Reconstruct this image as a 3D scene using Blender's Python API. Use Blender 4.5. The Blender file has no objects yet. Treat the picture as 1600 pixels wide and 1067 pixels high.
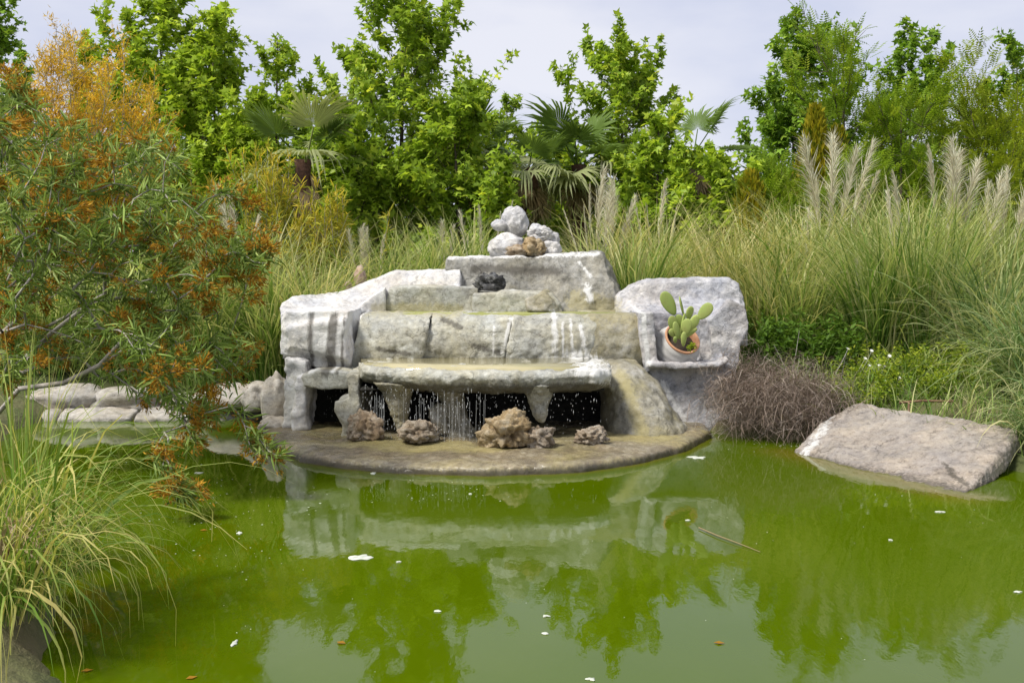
import bpy, bmesh, math, random
import numpy as np
from mathutils import Vector, Matrix, noise as mnoise
R = math.radians
rng = np.random.default_rng(7)
random.seed(7)
C = bpy.context.scene.collection

# ------------------------------------------------------------------ camera
FPX, HPX, CAMZ, PITCH = 1715.0, 533.5, 1.7, R(4.27)
cam = bpy.data.cameras.new('camera'); camo = bpy.data.objects.new('camera', cam); C.objects.link(camo)
camo.location = (0, 0, CAMZ); camo.rotation_euler = (R(90) - PITCH, 0, 0)
cam.sensor_width = 36.0; cam.lens = 36.0 * FPX / 1600.0; cam.clip_start = 0.05; cam.clip_end = 5000
bpy.context.scene.camera = camo

# ------------------------------------------------------------------ sky, sun, exposure
SUN = Vector((-0.46, -0.36, 0.81)).normalized()
w = bpy.data.worlds.new('World'); bpy.context.scene.world = w; w.use_nodes = True
nt = w.node_tree; nt.nodes.clear()
wo = nt.nodes.new('ShaderNodeOutputWorld'); bg = nt.nodes.new('ShaderNodeBackground')
sky = nt.nodes.new('ShaderNodeTexSky'); sky.sky_type = 'NISHITA'; sky.sun_disc = False
sky.sun_elevation = math.asin(SUN.z); sky.sun_rotation = math.atan2(SUN.x, SUN.y)
tc = nt.nodes.new('ShaderNodeTexCoord'); mp = nt.nodes.new('ShaderNodeMapping'); mp.inputs['Scale'].default_value = (1.2, 1.2, 3.2)
nz = nt.nodes.new('ShaderNodeTexNoise'); nz.inputs['Scale'].default_value = 2.6; nz.inputs['Detail'].default_value = 6; nz.inputs['Roughness'].default_value = .52
cr = nt.nodes.new('ShaderNodeValToRGB')
cr.color_ramp.elements[0].position = .36; cr.color_ramp.elements[0].color = (4.15, 4.4, 5.5, 1)
cr.color_ramp.elements[1].position = .62; cr.color_ramp.elements[1].color = (5.55, 5.6, 6.15, 1)
mx = nt.nodes.new('ShaderNodeMix'); mx.data_type = 'RGBA'; mx.inputs['Factor'].default_value = .93
nt.links.new(tc.outputs['Generated'], mp.inputs[0]); nt.links.new(mp.outputs[0], nz.inputs['Vector']); nt.links.new(nz.outputs[0], cr.inputs[0])
nt.links.new(sky.outputs[0], mx.inputs['A']); nt.links.new(cr.outputs[0], mx.inputs['B'])
nt.links.new(mx.outputs['Result'], bg.inputs[0]); nt.links.new(bg.outputs[0], wo.inputs[0])
bg.inputs[1].default_value = 0.1
sl = bpy.data.lights.new('sun', 'SUN'); sl.energy = 3.4; sl.angle = R(12); sl.color = (1.0, .95, .87)
so = bpy.data.objects.new('sun', sl); C.objects.link(so); so.rotation_euler = (-SUN).to_track_quat('-Z', 'Y').to_euler(); so.location = (-10, -8, 20)
vs = bpy.context.scene.view_settings
vs.view_transform = 'Standard'; vs.look = 'None'; vs.exposure = 0.62; vs.gamma = 1.0; vs.use_curve_mapping = False

# ------------------------------------------------------------------ survey helpers
CP, SP = math.cos(PITCH), math.sin(PITCH)
def ray(x, y):
    u = (x - 800) / FPX; v = (HPX - y) / FPX
    return Vector((u, CP + v * SP, -SP + v * CP))
def at(x, y, Y):                       # point seen at (x, y) standing Y metres away
    d = ray(x, y); return Vector((0, 0, CAMZ)) + d * (Y / d.y)
def onz(x, y, z):                      # point seen at (x, y) lying on the level z
    d = ray(x, y); return Vector((0, 0, CAMZ)) + d * ((z - CAMZ) / d.z)

# ------------------------------------------------------------------ mesh helpers
def finish(o, label=None, cat=None, group=None, kind=None):
    if label: o['label'] = label
    if cat: o['category'] = cat
    if group: o['group'] = group
    if kind: o['kind'] = kind
    return o
def empty(name, loc, label=None, cat=None, group=None):
    o = bpy.data.objects.new(name, None); C.objects.link(o); o.location = loc; o.empty_display_size = .1
    return finish(o, label, cat, group)
def build_mesh(name, V, faces, mat, smooth=False, tint=None, origin=(0, 0, 0)):
    V = np.asarray(V, dtype=np.float64) - np.array(origin, dtype=np.float64)
    me = bpy.data.meshes.new(name)
    fl = [np.asarray(f, dtype=np.int32) for f in faces if len(f)]
    loops = np.concatenate([f.ravel() for f in fl]); sizes = np.concatenate([np.full(len(f), f.shape[1], dtype=np.int32) for f in fl])
    starts = np.concatenate([[0], np.cumsum(sizes)[:-1]]).astype(np.int32)
    me.vertices.add(len(V)); me.vertices.foreach_set('co', V.astype(np.float32).ravel())
    me.loops.add(len(loops)); me.loops.foreach_set('vertex_index', loops)
    me.polygons.add(len(sizes)); me.polygons.foreach_set('loop_start', starts)
    if smooth: me.polygons.foreach_set('use_smooth', np.ones(len(sizes), dtype=bool))
    if tint is not None:
        a = me.color_attributes.new('tint', 'FLOAT_COLOR', 'POINT')
        a.data.foreach_set('color', np.hstack([np.asarray(tint), np.ones((len(V), 1))]).astype(np.float32).ravel())
    me.update(); me.validate(); me.materials.append(mat)
    return me
def link(name, me, parent=None, loc=(0, 0, 0)):
    o = bpy.data.objects.new(name, me); C.objects.link(o); o.location = loc
    if parent: o.parent = parent
    return o
def add(name, V, faces, mat, parent=None, smooth=False, tint=None, loc=None):
    org = parent.location if parent else (loc if loc is not None else (0, 0, 0))
    me = build_mesh(name, V, faces, mat, smooth, tint, tuple(org))
    return link(name, me, parent, (0, 0, 0) if parent else tuple(org))
class Geo:                              # collects vertices, faces and tints
    def __init__(s): s.V = []; s.T = []; s.Q = []; s.c = []; s.n = 0
    def put(s, V, T=None, Q=None, tint=None):
        V = np.asarray(V, dtype=np.float64).reshape(-1, 3)
        if T is not None and len(T): s.T.append(np.asarray(T) + s.n)
        if Q is not None and len(Q): s.Q.append(np.asarray(Q) + s.n)
        s.V.append(V); s.c.append(np.tile((.5, .5, .5), (len(V), 1)) if tint is None else np.broadcast_to(tint, (len(V), 3))); s.n += len(V)
    def make(s, name, mat, parent=None, smooth=False, loc=None):
        f = []
        if s.T: f.append(np.concatenate(s.T))
        if s.Q: f.append(np.concatenate(s.Q))
        return add(name, np.concatenate(s.V), f, mat, parent, smooth, np.concatenate(s.c), loc)
def unit(a): return a / np.maximum(np.linalg.norm(a, axis=-1, keepdims=True), 1e-9)
def scatter(geo, tv, tq, tt, P, D, N, S, tint):
    """copies of a flat template (x across, y along, z normal) at points P, along D, facing N, size S"""
    D = unit(D); X = unit(np.cross(D, N)); N = np.cross(X, D)
    V = (P[:, None] + S[:, None, None] * (tv[None, :, 0:1] * X[:, None] + tv[None, :, 1:2] * D[:, None] + tv[None, :, 2:3] * N[:, None]))
    k = len(tv); off = (np.arange(len(P)) * k)[:, None, None]
    T = (np.asarray(tt)[None] + off).reshape(-1, 3) if len(tt) else None
    Q = (np.asarray(tq)[None] + off).reshape(-1, 4) if len(tq) else None
    geo.put(V.reshape(-1, 3), T, Q, np.repeat(tint, k, axis=0))
def tube(geo, pts, rad, k=5, tint=(.5, .5, .5)):
    pts = np.asarray(pts, dtype=float); n = len(pts); rad = np.broadcast_to(rad, n)
    t = unit(np.gradient(pts, axis=0)); ref = np.array((0.31, 0.95, 0.1)) if abs(t[0][2]) > .8 else np.array((0, 0, 1.))
    a = unit(np.cross(t, ref)); b = np.cross(t, a)
    an = np.linspace(0, 2 * math.pi, k, endpoint=False)
    V = pts[:, None] + rad[:, None, None] * (np.cos(an)[None, :, None] * a[:, None] + np.sin(an)[None, :, None] * b[:, None])
    i = np.arange(n - 1)[:, None] * k; j = np.arange(k)[None]; j2 = (j + 1) % k
    Q = np.stack([i + j, i + j2, i + k + j2, i + k + j], -1).reshape(-1, 4)
    geo.put(V.reshape(-1, 3), None, Q, tint)
def ribbons(geo, P, az, L, W, a0, a1, seg=6, pw=1.0, tint=None, curl=None, tipw=.08):
    """grass blades: start P, heading az, lean from a0 to a1 (radians from upright) along their length"""
    n = len(P); s = np.linspace(0, 1, seg + 1)
    pwv = pw * np.exp(rng.normal(0, .45, n)); th = a0[:, None] + (a1 - a0)[:, None] * s[None] ** pwv[:, None]
    azs = az[:, None] + (0 if curl is None else curl[:, None] * s[None] ** 1.5)
    ds = (L / seg)[:, None]; thm = .5 * (th[:, 1:] + th[:, :-1]); azm = .5 * (azs[:, 1:] + azs[:, :-1]) if np.ndim(azs) > 1 and azs.shape[1] > 1 else np.repeat(azs, seg, 1)
    step = np.stack([np.sin(thm) * np.cos(azm), np.sin(thm) * np.sin(azm), np.cos(thm)], -1) * ds[..., None]
    pos = np.concatenate([np.zeros((n, 1, 3)), np.cumsum(step, 1)], 1) + P[:, None]
    tw = az + math.pi / 2 + rng.normal(0, .5, n)
    side = np.stack([np.cos(tw), np.sin(tw), rng.normal(0, .25, n)], -1)
    wd = (W * np.exp(rng.normal(0, .3, n)))[:, None] * np.maximum(tipw, np.minimum(1, (.55 + 1.2 * s)) * (1 - s ** 2.2))[None] * .5
    A = pos - side[:, None] * wd[..., None]; B = pos + side[:, None] * wd[..., None]
    V = np.stack([A, B], 2).reshape(-1, 3)
    m = 2 * (seg + 1); i = (np.arange(n) * m)[:, None]; j = np.arange(seg)[None] * 2
    Q = np.stack([i + j, i + j + 1, i + j + 3, i + j + 2], -1).reshape(-1, 4)
    if tint is None: tint = rng.random((n, 3))
    tt = np.repeat(tint, m, axis=0); tt[:, 1] = np.tile(np.repeat(s, 2), n)
    geo.put(V, None, Q, tt)

# ------------------------------------------------------------------ materials
def new_mat(name):
    m = bpy.data.materials.new(name); m.use_nodes = True
    n = m.node_tree.nodes; n.clear(); out = n.new('ShaderNodeOutputMaterial'); return m, m.node_tree, out
def N(t, kind, **kw):
    n = t.nodes.new(kind)
    for k, v in kw.items():
        if k in n.inputs: n.inputs[k].default_value = v
        else: setattr(n, k, v)
    return n
def ramp(t, fac, stops):
    r = t.nodes.new('ShaderNodeValToRGB'); e = r.color_ramp.elements
    while len(e) < len(stops): e.new(.5)
    for el, (p, c) in zip(e, stops): el.position = p; el.color = (*c, 1) if len(c) == 3 else c
    t.links.new(fac, r.inputs[0]); return r.outputs[0]
def mixc(t, f, a, b, mode='MIX'):
    m = t.nodes.new('ShaderNodeMix'); m.data_type = 'RGBA'; m.blend_type = mode
    for s, v in (('Factor', f), ('A', a), ('B', b)):
        if hasattr(v, 'is_linked') or isinstance(v, bpy.types.NodeSocket): t.links.new(v, m.inputs[s])
        else: m.inputs[s].default_value = v if s == 'Factor' else (*v, 1)
    return m.outputs['Result']
def mth(t, op, a, b=0.0, clamp=False):
    m = t.nodes.new('ShaderNodeMath'); m.operation = op; m.use_clamp = clamp
    for i, v in enumerate((a, b)):
        if isinstance(v, bpy.types.NodeSocket): t.links.new(v, m.inputs[i])
        else: m.inputs[i].default_value = v
    return m.outputs[0]
def tnoise(t, vec, scale, detail=6, rough=.6, dist=0.0):
    n = N(t, 'ShaderNodeTexNoise'); n.inputs['Scale'].default_value = scale; n.inputs['Detail'].default_value = detail; n.inputs['Roughness'].default_value = rough; n.inputs['Distortion'].default_value = dist
    if vec is not None: t.links.new(vec, n.inputs['Vector'])
    return n.outputs[0]
def geo_pos(t): return t.nodes.new('ShaderNodeNewGeometry').outputs['Position']

def leaf_mat(name, stops, trans=.4, rough=.5, tip=None, spec=.15, boost=(1.25, 1.25, .7)):
    m, t, out = new_mat(name)
    a = N(t, 'ShaderNodeAttribute'); a.attribute_name = 'tint'
    sp = N(t, 'ShaderNodeSeparateColor'); t.links.new(a.outputs['Color'], sp.inputs[0])
    col = ramp(t, sp.outputs[0], stops)
    if tip:                                         # tips drying to straw, more on some blades than others
        f = mth(t, 'MULTIPLY', mth(t, 'POWER', sp.outputs[1], 2.5), mth(t, 'MULTIPLY', sp.outputs[2], 1.1), True)
        col = mixc(t, f, col, tip)
    else:
        col = mixc(t, 1.0, col, ramp(t, sp.outputs[2], [(0, (.78, .78, .78)), (1, (1.2, 1.2, 1.2))]), 'MULTIPLY')
    p = N(t, 'ShaderNodeBsdfPrincipled'); p.inputs['Roughness'].default_value = rough; p.inputs['Specular IOR Level'].default_value = spec
    t.links.new(col, p.inputs['Base Color'])
    if trans > 0:
        tr = N(t, 'ShaderNodeBsdfTranslucent'); t.links.new(mixc(t, 1.0, col, boost, 'MULTIPLY'), tr.inputs[0])
        ms = N(t, 'ShaderNodeMixShader'); ms.inputs[0].default_value = trans
        t.links.new(p.outputs[0], ms.inputs[1]); t.links.new(tr.outputs[0], ms.inputs[2]); t.links.new(ms.outputs[0], out.inputs[0])
    else: t.links.new(p.outputs[0], out.inputs[0])
    return m
def plain_mat(name, c0, c1, scale=8, rough=.7, bump=.3, bscale=40, spec=.4, dist=.02, stretch=None):
    m, t, out = new_mat(name); pos = geo_pos(t)
    if stretch:
        mpn = N(t, 'ShaderNodeMapping'); mpn.inputs['Scale'].default_value = stretch; t.links.new(pos, mpn.inputs[0]); pos = mpn.outputs[0]
    col = ramp(t, tnoise(t, pos, scale), [(.3, c0), (.7, c1)])
    p = N(t, 'ShaderNodeBsdfPrincipled'); p.inputs['Roughness'].default_value = rough; p.inputs['Specular IOR Level'].default_value = spec
    t.links.new(col, p.inputs['Base Color'])
    if bump:
        b = N(t, 'ShaderNodeBump'); b.inputs['Strength'].default_value = bump; b.inputs['Distance'].default_value = dist
        t.links.new(tnoise(t, pos, bscale), b.inputs['Height']); t.links.new(b.outputs[0], p.inputs['Normal'])
    t.links.new(p.outputs[0], out.inputs[0]); return m
def rock_mat(name, dark, mid, light, stain=(.30, .27, .15), stain_amt=.5, rough=.8, spec=.3, bump=.7, speck=.5, streaks=False, big=2.2):
    m, t, out = new_mat(name); pos = geo_pos(t)
    n1 = tnoise(t, pos, big, 8, .66, .3); n2 = tnoise(t, pos, 15, 8, .72, .2); n3 = tnoise(t, pos, 62, 5, .75)
    col = ramp(t, mth(t, 'ADD', mth(t, 'MULTIPLY', n1, .55), mth(t, 'MULTIPLY', n2, .45)), [(.36, dark), (.5, mid), (.62, light)])
    sm = ramp(t, tnoise(t, pos, 1.6, 8, .68, .8), [(.44, (0, 0, 0)), (.64, (1, 1, 1))])
    col = mixc(t, mth(t, 'MULTIPLY', sm, stain_amt), col, stain)
    cool = ramp(t, tnoise(t, pos, 3.1, 7, .7, .4), [(.4, (.86, .88, .93)), (.62, (1.05, 1.03, .98))])
    col = mixc(t, 1.0, col, cool, 'MULTIPLY')
    pit = ramp(t, mth(t, 'ADD', mth(t, 'MULTIPLY', n2, .5), mth(t, 'MULTIPLY', n3, .5)), [(.36, (1 - speck,) * 3), (.46, (.94,) * 3), (.62, (1.08,) * 3)])
    col = mixc(t, 1.0, col, pit, 'MULTIPLY')
    crack = None
    if streaks:                                     # hairline cracks in the cast surface
        wv = N(t, 'ShaderNodeVectorMath'); wv.operation = 'ADD'; cn = N(t, 'ShaderNodeTexNoise'); cn.inputs['Scale'].default_value = 5; cn.inputs['Detail'].default_value = 5; t.links.new(pos, cn.inputs['Vector'])
        sc_ = N(t, 'ShaderNodeVectorMath'); sc_.operation = 'SCALE'; sc_.inputs['Scale'].default_value = .5; t.links.new(cn.outputs['Color'], sc_.inputs[0]); t.links.new(pos, wv.inputs[0]); t.links.new(sc_.outputs[0], wv.inputs[1])
        vo = N(t, 'ShaderNodeTexVoronoi'); vo.feature = 'DISTANCE_TO_EDGE'; vo.inputs['Scale'].default_value = 2.3; t.links.new(wv.outputs[0], vo.inputs['Vector'])
        crack = ramp(t, vo.outputs['Distance'], [(.0, (1, 1, 1)), (.022, (0, 0, 0))])
        crack = mth(t, 'MULTIPLY', crack, ramp(t, tnoise(t, pos, 2.0, 3), [(.5, (0, 0, 0)), (.6, (1, 1, 1))]))
        col = mixc(t, mth(t, 'MULTIPLY', crack, .38), col, tuple(q * .4 for q in dark))
    if streaks:
        a = N(t, 'ShaderNodeAttribute'); a.attribute_name = 'tint'; s = N(t, 'ShaderNodeSeparateColor'); t.links.new(a.outputs['Color'], s.inputs[0])
        mpn = N(t, 'ShaderNodeMapping'); mpn.inputs['Scale'].default_value = (30, 30, 3.5); t.links.new(pos, mpn.inputs[0])
        ns = tnoise(t, mpn.outputs[0], 1.0, 5, .7)
        for ch, c in ((1, (.055, .048, .035)), (2, (.36, .31, .12)), (0, (.70, .70, .68))):
            f = mth(t, 'ADD', s.outputs[ch], mth(t, 'MULTIPLY', mth(t, 'SUBTRACT', mth(t, 'ADD', mth(t, 'MULTIPLY', ns, .6), mth(t, 'MULTIPLY', n2, .4)), .5), 1.5 if ch == 0 else 1.1))
            col = mixc(t, mth(t, 'MULTIPLY', ramp(t, f, [(.45, (0, 0, 0)), (.64, (1, 1, 1))]), (.85, .75, .5)[ch]), col, c)
    p = N(t, 'ShaderNodeBsdfPrincipled'); p.inputs['Roughness'].default_value = rough; p.inputs['Specular IOR Level'].default_value = spec
    t.links.new(col, p.inputs['Base Color'])
    h = mth(t, 'ADD', mth(t, 'MULTIPLY', n2, .65), mth(t, 'MULTIPLY', n3, .35))
    if crack is not None: h = mth(t, 'SUBTRACT', h, mth(t, 'MULTIPLY', crack, .2))
    b = N(t, 'ShaderNodeBump'); b.inputs['Strength'].default_value = min(1, bump * 1.1); b.inputs['Distance'].default_value = .045
    t.links.new(h, b.inputs['Height']); t.links.new(b.outputs[0], p.inputs['Normal'])
    t.links.new(p.outputs[0], out.inputs[0]); return m

M = {}
M['white_rock'] = rock_mat('white_rock', (0.446, 0.441, 0.437), (0.669, 0.663, 0.644), (0.825, 0.826, 0.816), (0.558, 0.487, 0.414), .35, speck=0.40, streaks=True)
M['grey_rock'] = rock_mat('grey_rock', (0.229, 0.234, 0.253), (0.417, 0.420, 0.439), (0.625, 0.622, 0.625), (0.573, 0.500, 0.439), .35, speck=0.50, streaks=True)
M['wet_rock'] = rock_mat('wet_rock', (0.238, 0.229, 0.192), (0.435, 0.430, 0.370), (0.608, 0.613, 0.551), (0.370, 0.332, 0.192), .5, rough=.5, spec=.5, speck=0.55, streaks=True)
M['tier_rock'] = rock_mat('tier_rock', (0.113, 0.108, 0.088), (0.276, 0.268, 0.234), (0.430, 0.419, 0.380), (0.246, 0.225, 0.156), .5, rough=.6, spec=.4, speck=.6, streaks=True)
M['algae_rock'] = rock_mat('algae_rock', (0.143, 0.132, 0.091), (0.297, 0.276, 0.210), (0.440, 0.425, 0.378), (0.330, 0.287, 0.126), .7, rough=.4, spec=.5, speck=.4, streaks=True)
M['floor_rock'] = rock_mat('floor_rock', (0.110, 0.084, 0.047), (0.220, 0.180, 0.115), (0.363, 0.324, 0.230), (0.396, 0.348, 0.149), .6, rough=.16, spec=.5, bump=.3, speck=.3, streaks=True, big=1.2)
M['shaded_cave_rock'] = rock_mat('shaded_cave_rock', (.012, .012, .011), (.022, .021, .018), (.04, .038, .03), (.03, .028, .015), .3, rough=.6)  # near-black colour carries the cave's deep shade
M['tan_stone'] = rock_mat('tan_stone', (0.142, 0.106, 0.069), (0.342, 0.286, 0.213), (0.522, 0.488, 0.414), (0.380, 0.254, 0.138), .6, speck=.5, bump=.9, big=7)
M['ochre_stone'] = rock_mat('ochre_stone', (0.147, 0.102, 0.057), (0.386, 0.306, 0.184), (0.534, 0.479, 0.368), (0.414, 0.255, 0.092), .6, speck=.5, bump=.9, big=8)
M['black_stone'] = rock_mat('black_stone', (.02, .02, .02), (.07, .07, .07), (.30, .30, .29), (.04, .04, .04), .4, speck=.5, bump=.9, big=14)
M['pale_stone'] = rock_mat('pale_stone', (0.345, 0.345, 0.345), (0.575, 0.564, 0.552), (0.759, 0.747, 0.724), (0.460, 0.448, 0.437), .3, speck=.5, bump=.8, big=6)
M['bank_stone'] = rock_mat('bank_stone', (0.246, 0.227, 0.189), (0.416, 0.388, 0.341), (0.568, 0.539, 0.492), (0.341, 0.284, 0.208), .5, speck=.4)
M['slab_rock'] = rock_mat('slab_rock', (0.256, 0.215, 0.173), (0.436, 0.375, 0.312), (0.575, 0.509, 0.432), (0.319, 0.299, 0.274), .5, speck=.55, bump=1.0, streaks=True)
M['pink_stone'] = rock_mat('pink_stone', (.30, .20, .15), (.48, .35, .27), (.6, .48, .39), (.4, .3, .2), .3, speck=.3)
M['pot_clay'] = plain_mat('pot_clay', (.36, .35, .335), (.45, .44, .42), 3, .75, .25, 60, dist=.01, stretch=(1, 1, 6))
M['pot_rim'] = plain_mat('pot_rim', (.42, .20, .10), (.58, .33, .20), 9, .8, .2, 60)
M['soil'] = plain_mat('soil', (.025, .018, .012), (.06, .045, .03), 20, .95, .8, 50)
M['cactus'] = leaf_mat('cactus', [(0, (0.273, 0.355, 0.098)), (1, (0.490, 0.574, 0.179))], .12, .5)
def add_areoles(m):
    t = m.node_tree; p = [n for n in t.nodes if n.type == 'BSDF_PRINCIPLED'][0]; src = p.inputs['Base Color'].links[0].from_socket
    vo = N(t, 'ShaderNodeTexVoronoi'); vo.inputs['Scale'].default_value = 42; vo.inputs['Randomness'].default_value = .35; t.links.new(geo_pos(t), vo.inputs['Vector'])
    col = mixc(t, mth(t, 'MULTIPLY', ramp(t, vo.outputs['Distance'], [(.10, (1, 1, 1)), (.22, (0, 0, 0))]), .6), src, (.16, .12, .05))
    col = mixc(t, mth(t, 'MULTIPLY', ramp(t, tnoise(t, geo_pos(t), 14, 5), [(.5, (0, 0, 0)), (.7, (1, 1, 1))]), .45), col, (.30, .27, .10))
    t.links.new(col, p.inputs['Base Color'])
add_areoles(M['cactus'])
M['bark'] = plain_mat('bark', (.05, .038, .028), (.13, .10, .075), 14, .9, .8, 30, stretch=(3, 3, .6))
M['palm_bark'] = plain_mat('palm_bark', (.045, .022, .015), (.13, .065, .04), 16, .9, .9, 24)
M['pale_twig'] = plain_mat('pale_twig', (.22, .195, .17), (.42, .39, .35), 12, .85, .5, 50)
M['foam'] = plain_mat('foam', (.36, .39, .31), (.62, .64, .57), 30, .6, .5, 120, dist=.005)
M['straw'] = leaf_mat('straw', [(0, (.22, .16, .09)), (1, (.44, .35, .20))], .2)
M['sweetgum'] = leaf_mat('sweetgum', [(0, (0.152, 0.243, 0.031)), (.5, (0.324, 0.460, 0.046)), (1, (0.645, 0.692, 0.086))], .42, .42)
M['sweetgum_bright'] = leaf_mat('sweetgum_bright', [(0, (0.178, 0.279, 0.031)), (.5, (0.385, 0.518, 0.050)), (1, (0.680, 0.737, 0.100))], .42, .42)
M['sweetgum_dark'] = leaf_mat('sweetgum_dark', [(0, (0.108, 0.199, 0.023)), (.5, (0.214, 0.356, 0.040)), (1, (0.426, 0.555, 0.077))], .38, .42)
M['locust'] = leaf_mat('locust', [(0, (0.121, 0.211, 0.016)), (.5, (0.223, 0.330, 0.023)), (1, (0.390, 0.435, 0.048))], .45)
M['locust_yellow'] = leaf_mat('locust_yellow', [(0, (0.159, 0.230, 0.015)), (.5, (0.273, 0.345, 0.025)), (1, (0.416, 0.433, 0.037))], .45)
M['thuja'] = leaf_mat('thuja', [(0, (0.120, 0.168, 0.012)), (.5, (0.288, 0.276, 0.018)), (1, (0.456, 0.372, 0.024))], .35)
M['bamboo'] = leaf_mat('bamboo', [(0, (0.144, 0.216, 0.025)), (.6, (0.345, 0.359, 0.043)), (1, (0.604, 0.475, 0.057))], .4)
M['undergrowth'] = leaf_mat('undergrowth', [(0, (0.049, 0.111, 0.017)), (1, (0.131, 0.264, 0.035))], .35)
M['palm_leaf'] = leaf_mat('palm_leaf', [(0, (0.073, 0.138, 0.026)), (1, (0.187, 0.268, 0.065))], .3, .4)
M['palm_pale'] = leaf_mat('palm_pale', [(0, (0.200, 0.250, 0.088)), (1, (0.375, 0.400, 0.200))], .3, .45)
M['palm_dead'] = leaf_mat('palm_dead', [(0, (.16, .115, .05)), (1, (.36, .28, .15))], .2)
M['pampas'] = leaf_mat('pampas', [(0, (0.049, 0.128, 0.016)), (.5, (0.156, 0.290, 0.041)), (.8, (0.302, 0.402, 0.104)), (1, (0.585, 0.558, 0.289))], .38, .5, tip=(0.604, 0.580, 0.289))
M['pampas_blue'] = leaf_mat('pampas_blue', [(0, (0.055, 0.128, 0.035)), (.55, (0.149, 0.266, 0.087)), (.85, (0.289, 0.388, 0.150)), (1, (0.579, 0.543, 0.289))], .38, .5, tip=(0.548, 0.532, 0.277))
M['pampas_pale'] = leaf_mat('pampas_pale', [(0, (0.073, 0.155, 0.022)), (.4, (0.210, 0.309, 0.059)), (.7, (0.399, 0.430, 0.143)), (1, (0.671, 0.596, 0.333))], .38, .5, tip=(0.691, 0.607, 0.321))
M['pampas_deep'] = leaf_mat('pampas_deep', [(0, (0.084, 0.177, 0.023)), (.55, (0.168, 0.290, 0.042)), (.8, (0.312, 0.378, 0.083)), (1, (0.552, 0.480, 0.177))], .35, .5, tip=(0.600, 0.517, 0.187))
M['plume'] = leaf_mat('plume', [(0, (0.522, 0.455, 0.313)), (1, (0.850, 0.850, 0.673))], .4, .8, spec=.1, boost=(1, 1, 1))
M['dry_twig'] = leaf_mat('dry_twig', [(0, (0.120, 0.089, 0.067)), (.7, (0.270, 0.207, 0.167)), (1, (0.524, 0.447, 0.381))], .1)
M['herb'] = leaf_mat('herb', [(0, (0.050, 0.116, 0.014)), (1, (0.121, 0.212, 0.028))], .4)
M['willow_leaf'] = leaf_mat('willow_leaf', [(0, (0.103, 0.160, 0.037)), (.5, (0.222, 0.318, 0.072)), (.8, (0.355, 0.466, 0.131)), (1, (0.501, 0.564, 0.206))], .28, .38)
M['orange_flower'] = leaf_mat('orange_flower', [(0, (0.191, 0.090, 0.017)), (.5, (0.383, 0.196, 0.019)), (1, (0.529, 0.305, 0.034))], .3, .7)
M['orange_needles'] = leaf_mat('orange_needles', [(0, (0.281, 0.249, 0.036)), (.4, (0.604, 0.385, 0.036)), (1, (0.850, 0.562, 0.048))], .35, .7)
M['daisy'] = leaf_mat('daisy', [(0, (.75, .75, .7)), (1, (.82, .82, .78))], .2)
M['drop'] = plain_mat('drop', (.46, .48, .48), (.62, .64, .64), 8, .12, 0, spec=.6)
M['film'] = plain_mat('film', (.30, .275, .13), (.47, .42, .26), 2.2, .09, .06, 14, spec=.6)
M['film_green'] = plain_mat('film_green', (.20, .22, .05), (.33, .33, .12), 3, .08, .06, 14, spec=.6)
M['rust'] = plain_mat('rust', (.10, .055, .03), (.2, .12, .07), 30, .9, .3, 80)

def water_material():
    m, t, out = new_mat('pond_water'); pos = geo_pos(t)
    mpn = N(t, 'ShaderNodeMapping'); mpn.inputs['Scale'].default_value = (1, .55, 1); t.links.new(pos, mpn.inputs[0])
    col = ramp(t, tnoise(t, mpn.outputs[0], .55, 5, .6, .5), [(.3, (.052, .087, .0)), (.55, (.060, .097, .0004)), (.75, (.068, .103, .001))])
    a = N(t, 'ShaderNodeAttribute'); a.attribute_name = 'tint'; s = N(t, 'ShaderNodeSeparateColor'); t.links.new(a.outputs['Color'], s.inputs[0])
    f = mth(t, 'MULTIPLY', s.outputs[0], mth(t, 'ADD', .5, mth(t, 'MULTIPLY', tnoise(t, pos, 6, 4), 1.0)), True)
    col = mixc(t, mth(t, 'MULTIPLY', f, .6), col, (.15, .105, .012))                # silt over the shallow shelves by the rocks
    p = N(t, 'ShaderNodeBsdfPrincipled'); p.inputs['IOR'].default_value = 1.31; p.inputs['Roughness'].default_value = .03
    t.links.new(col, p.inputs['Base Color'])
    mp2 = N(t, 'ShaderNodeMapping'); mp2.inputs['Scale'].default_value = (1, .4, 1); t.links.new(pos, mp2.inputs[0])
    h = mth(t, 'ADD', mth(t, 'MULTIPLY', tnoise(t, mp2.outputs[0], 3.0, 3, .5), 1.0), mth(t, 'MULTIPLY', tnoise(t, mp2.outputs[0], 22, 3, .5), .16))
    b = N(t, 'ShaderNodeBump'); b.inputs['Strength'].default_value = .085; b.inputs['Distance'].default_value = .03
    t.links.new(h, b.inputs['Height']); t.links.new(b.outputs[0], p.inputs['Normal'])
    t.links.new(p.outputs[0], out.inputs[0]); return m
M['water'] = water_material()
def ground_material():
    m, t, out = new_mat('ground'); pos = geo_pos(t)
    col = ramp(t, tnoise(t, pos, .8, 8, .65), [(.3, (.045, .06, .016)), (.5, (.085, .10, .03)), (.7, (.14, .115, .06))])
    p = N(t, 'ShaderNodeBsdfPrincipled'); p.inputs['Roughness'].default_value = .95; t.links.new(col, p.inputs['Base Color'])
    b = N(t, 'ShaderNodeBump'); b.inputs['Strength'].default_value = .8; b.inputs['Distance'].default_value = .05
    t.links.new(tnoise(t, pos, 14, 6), b.inputs['Height']); t.links.new(b.outputs[0], p.inputs['Normal'])
    t.links.new(p.outputs[0], out.inputs[0]); return m
M['ground'] = ground_material()

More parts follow.
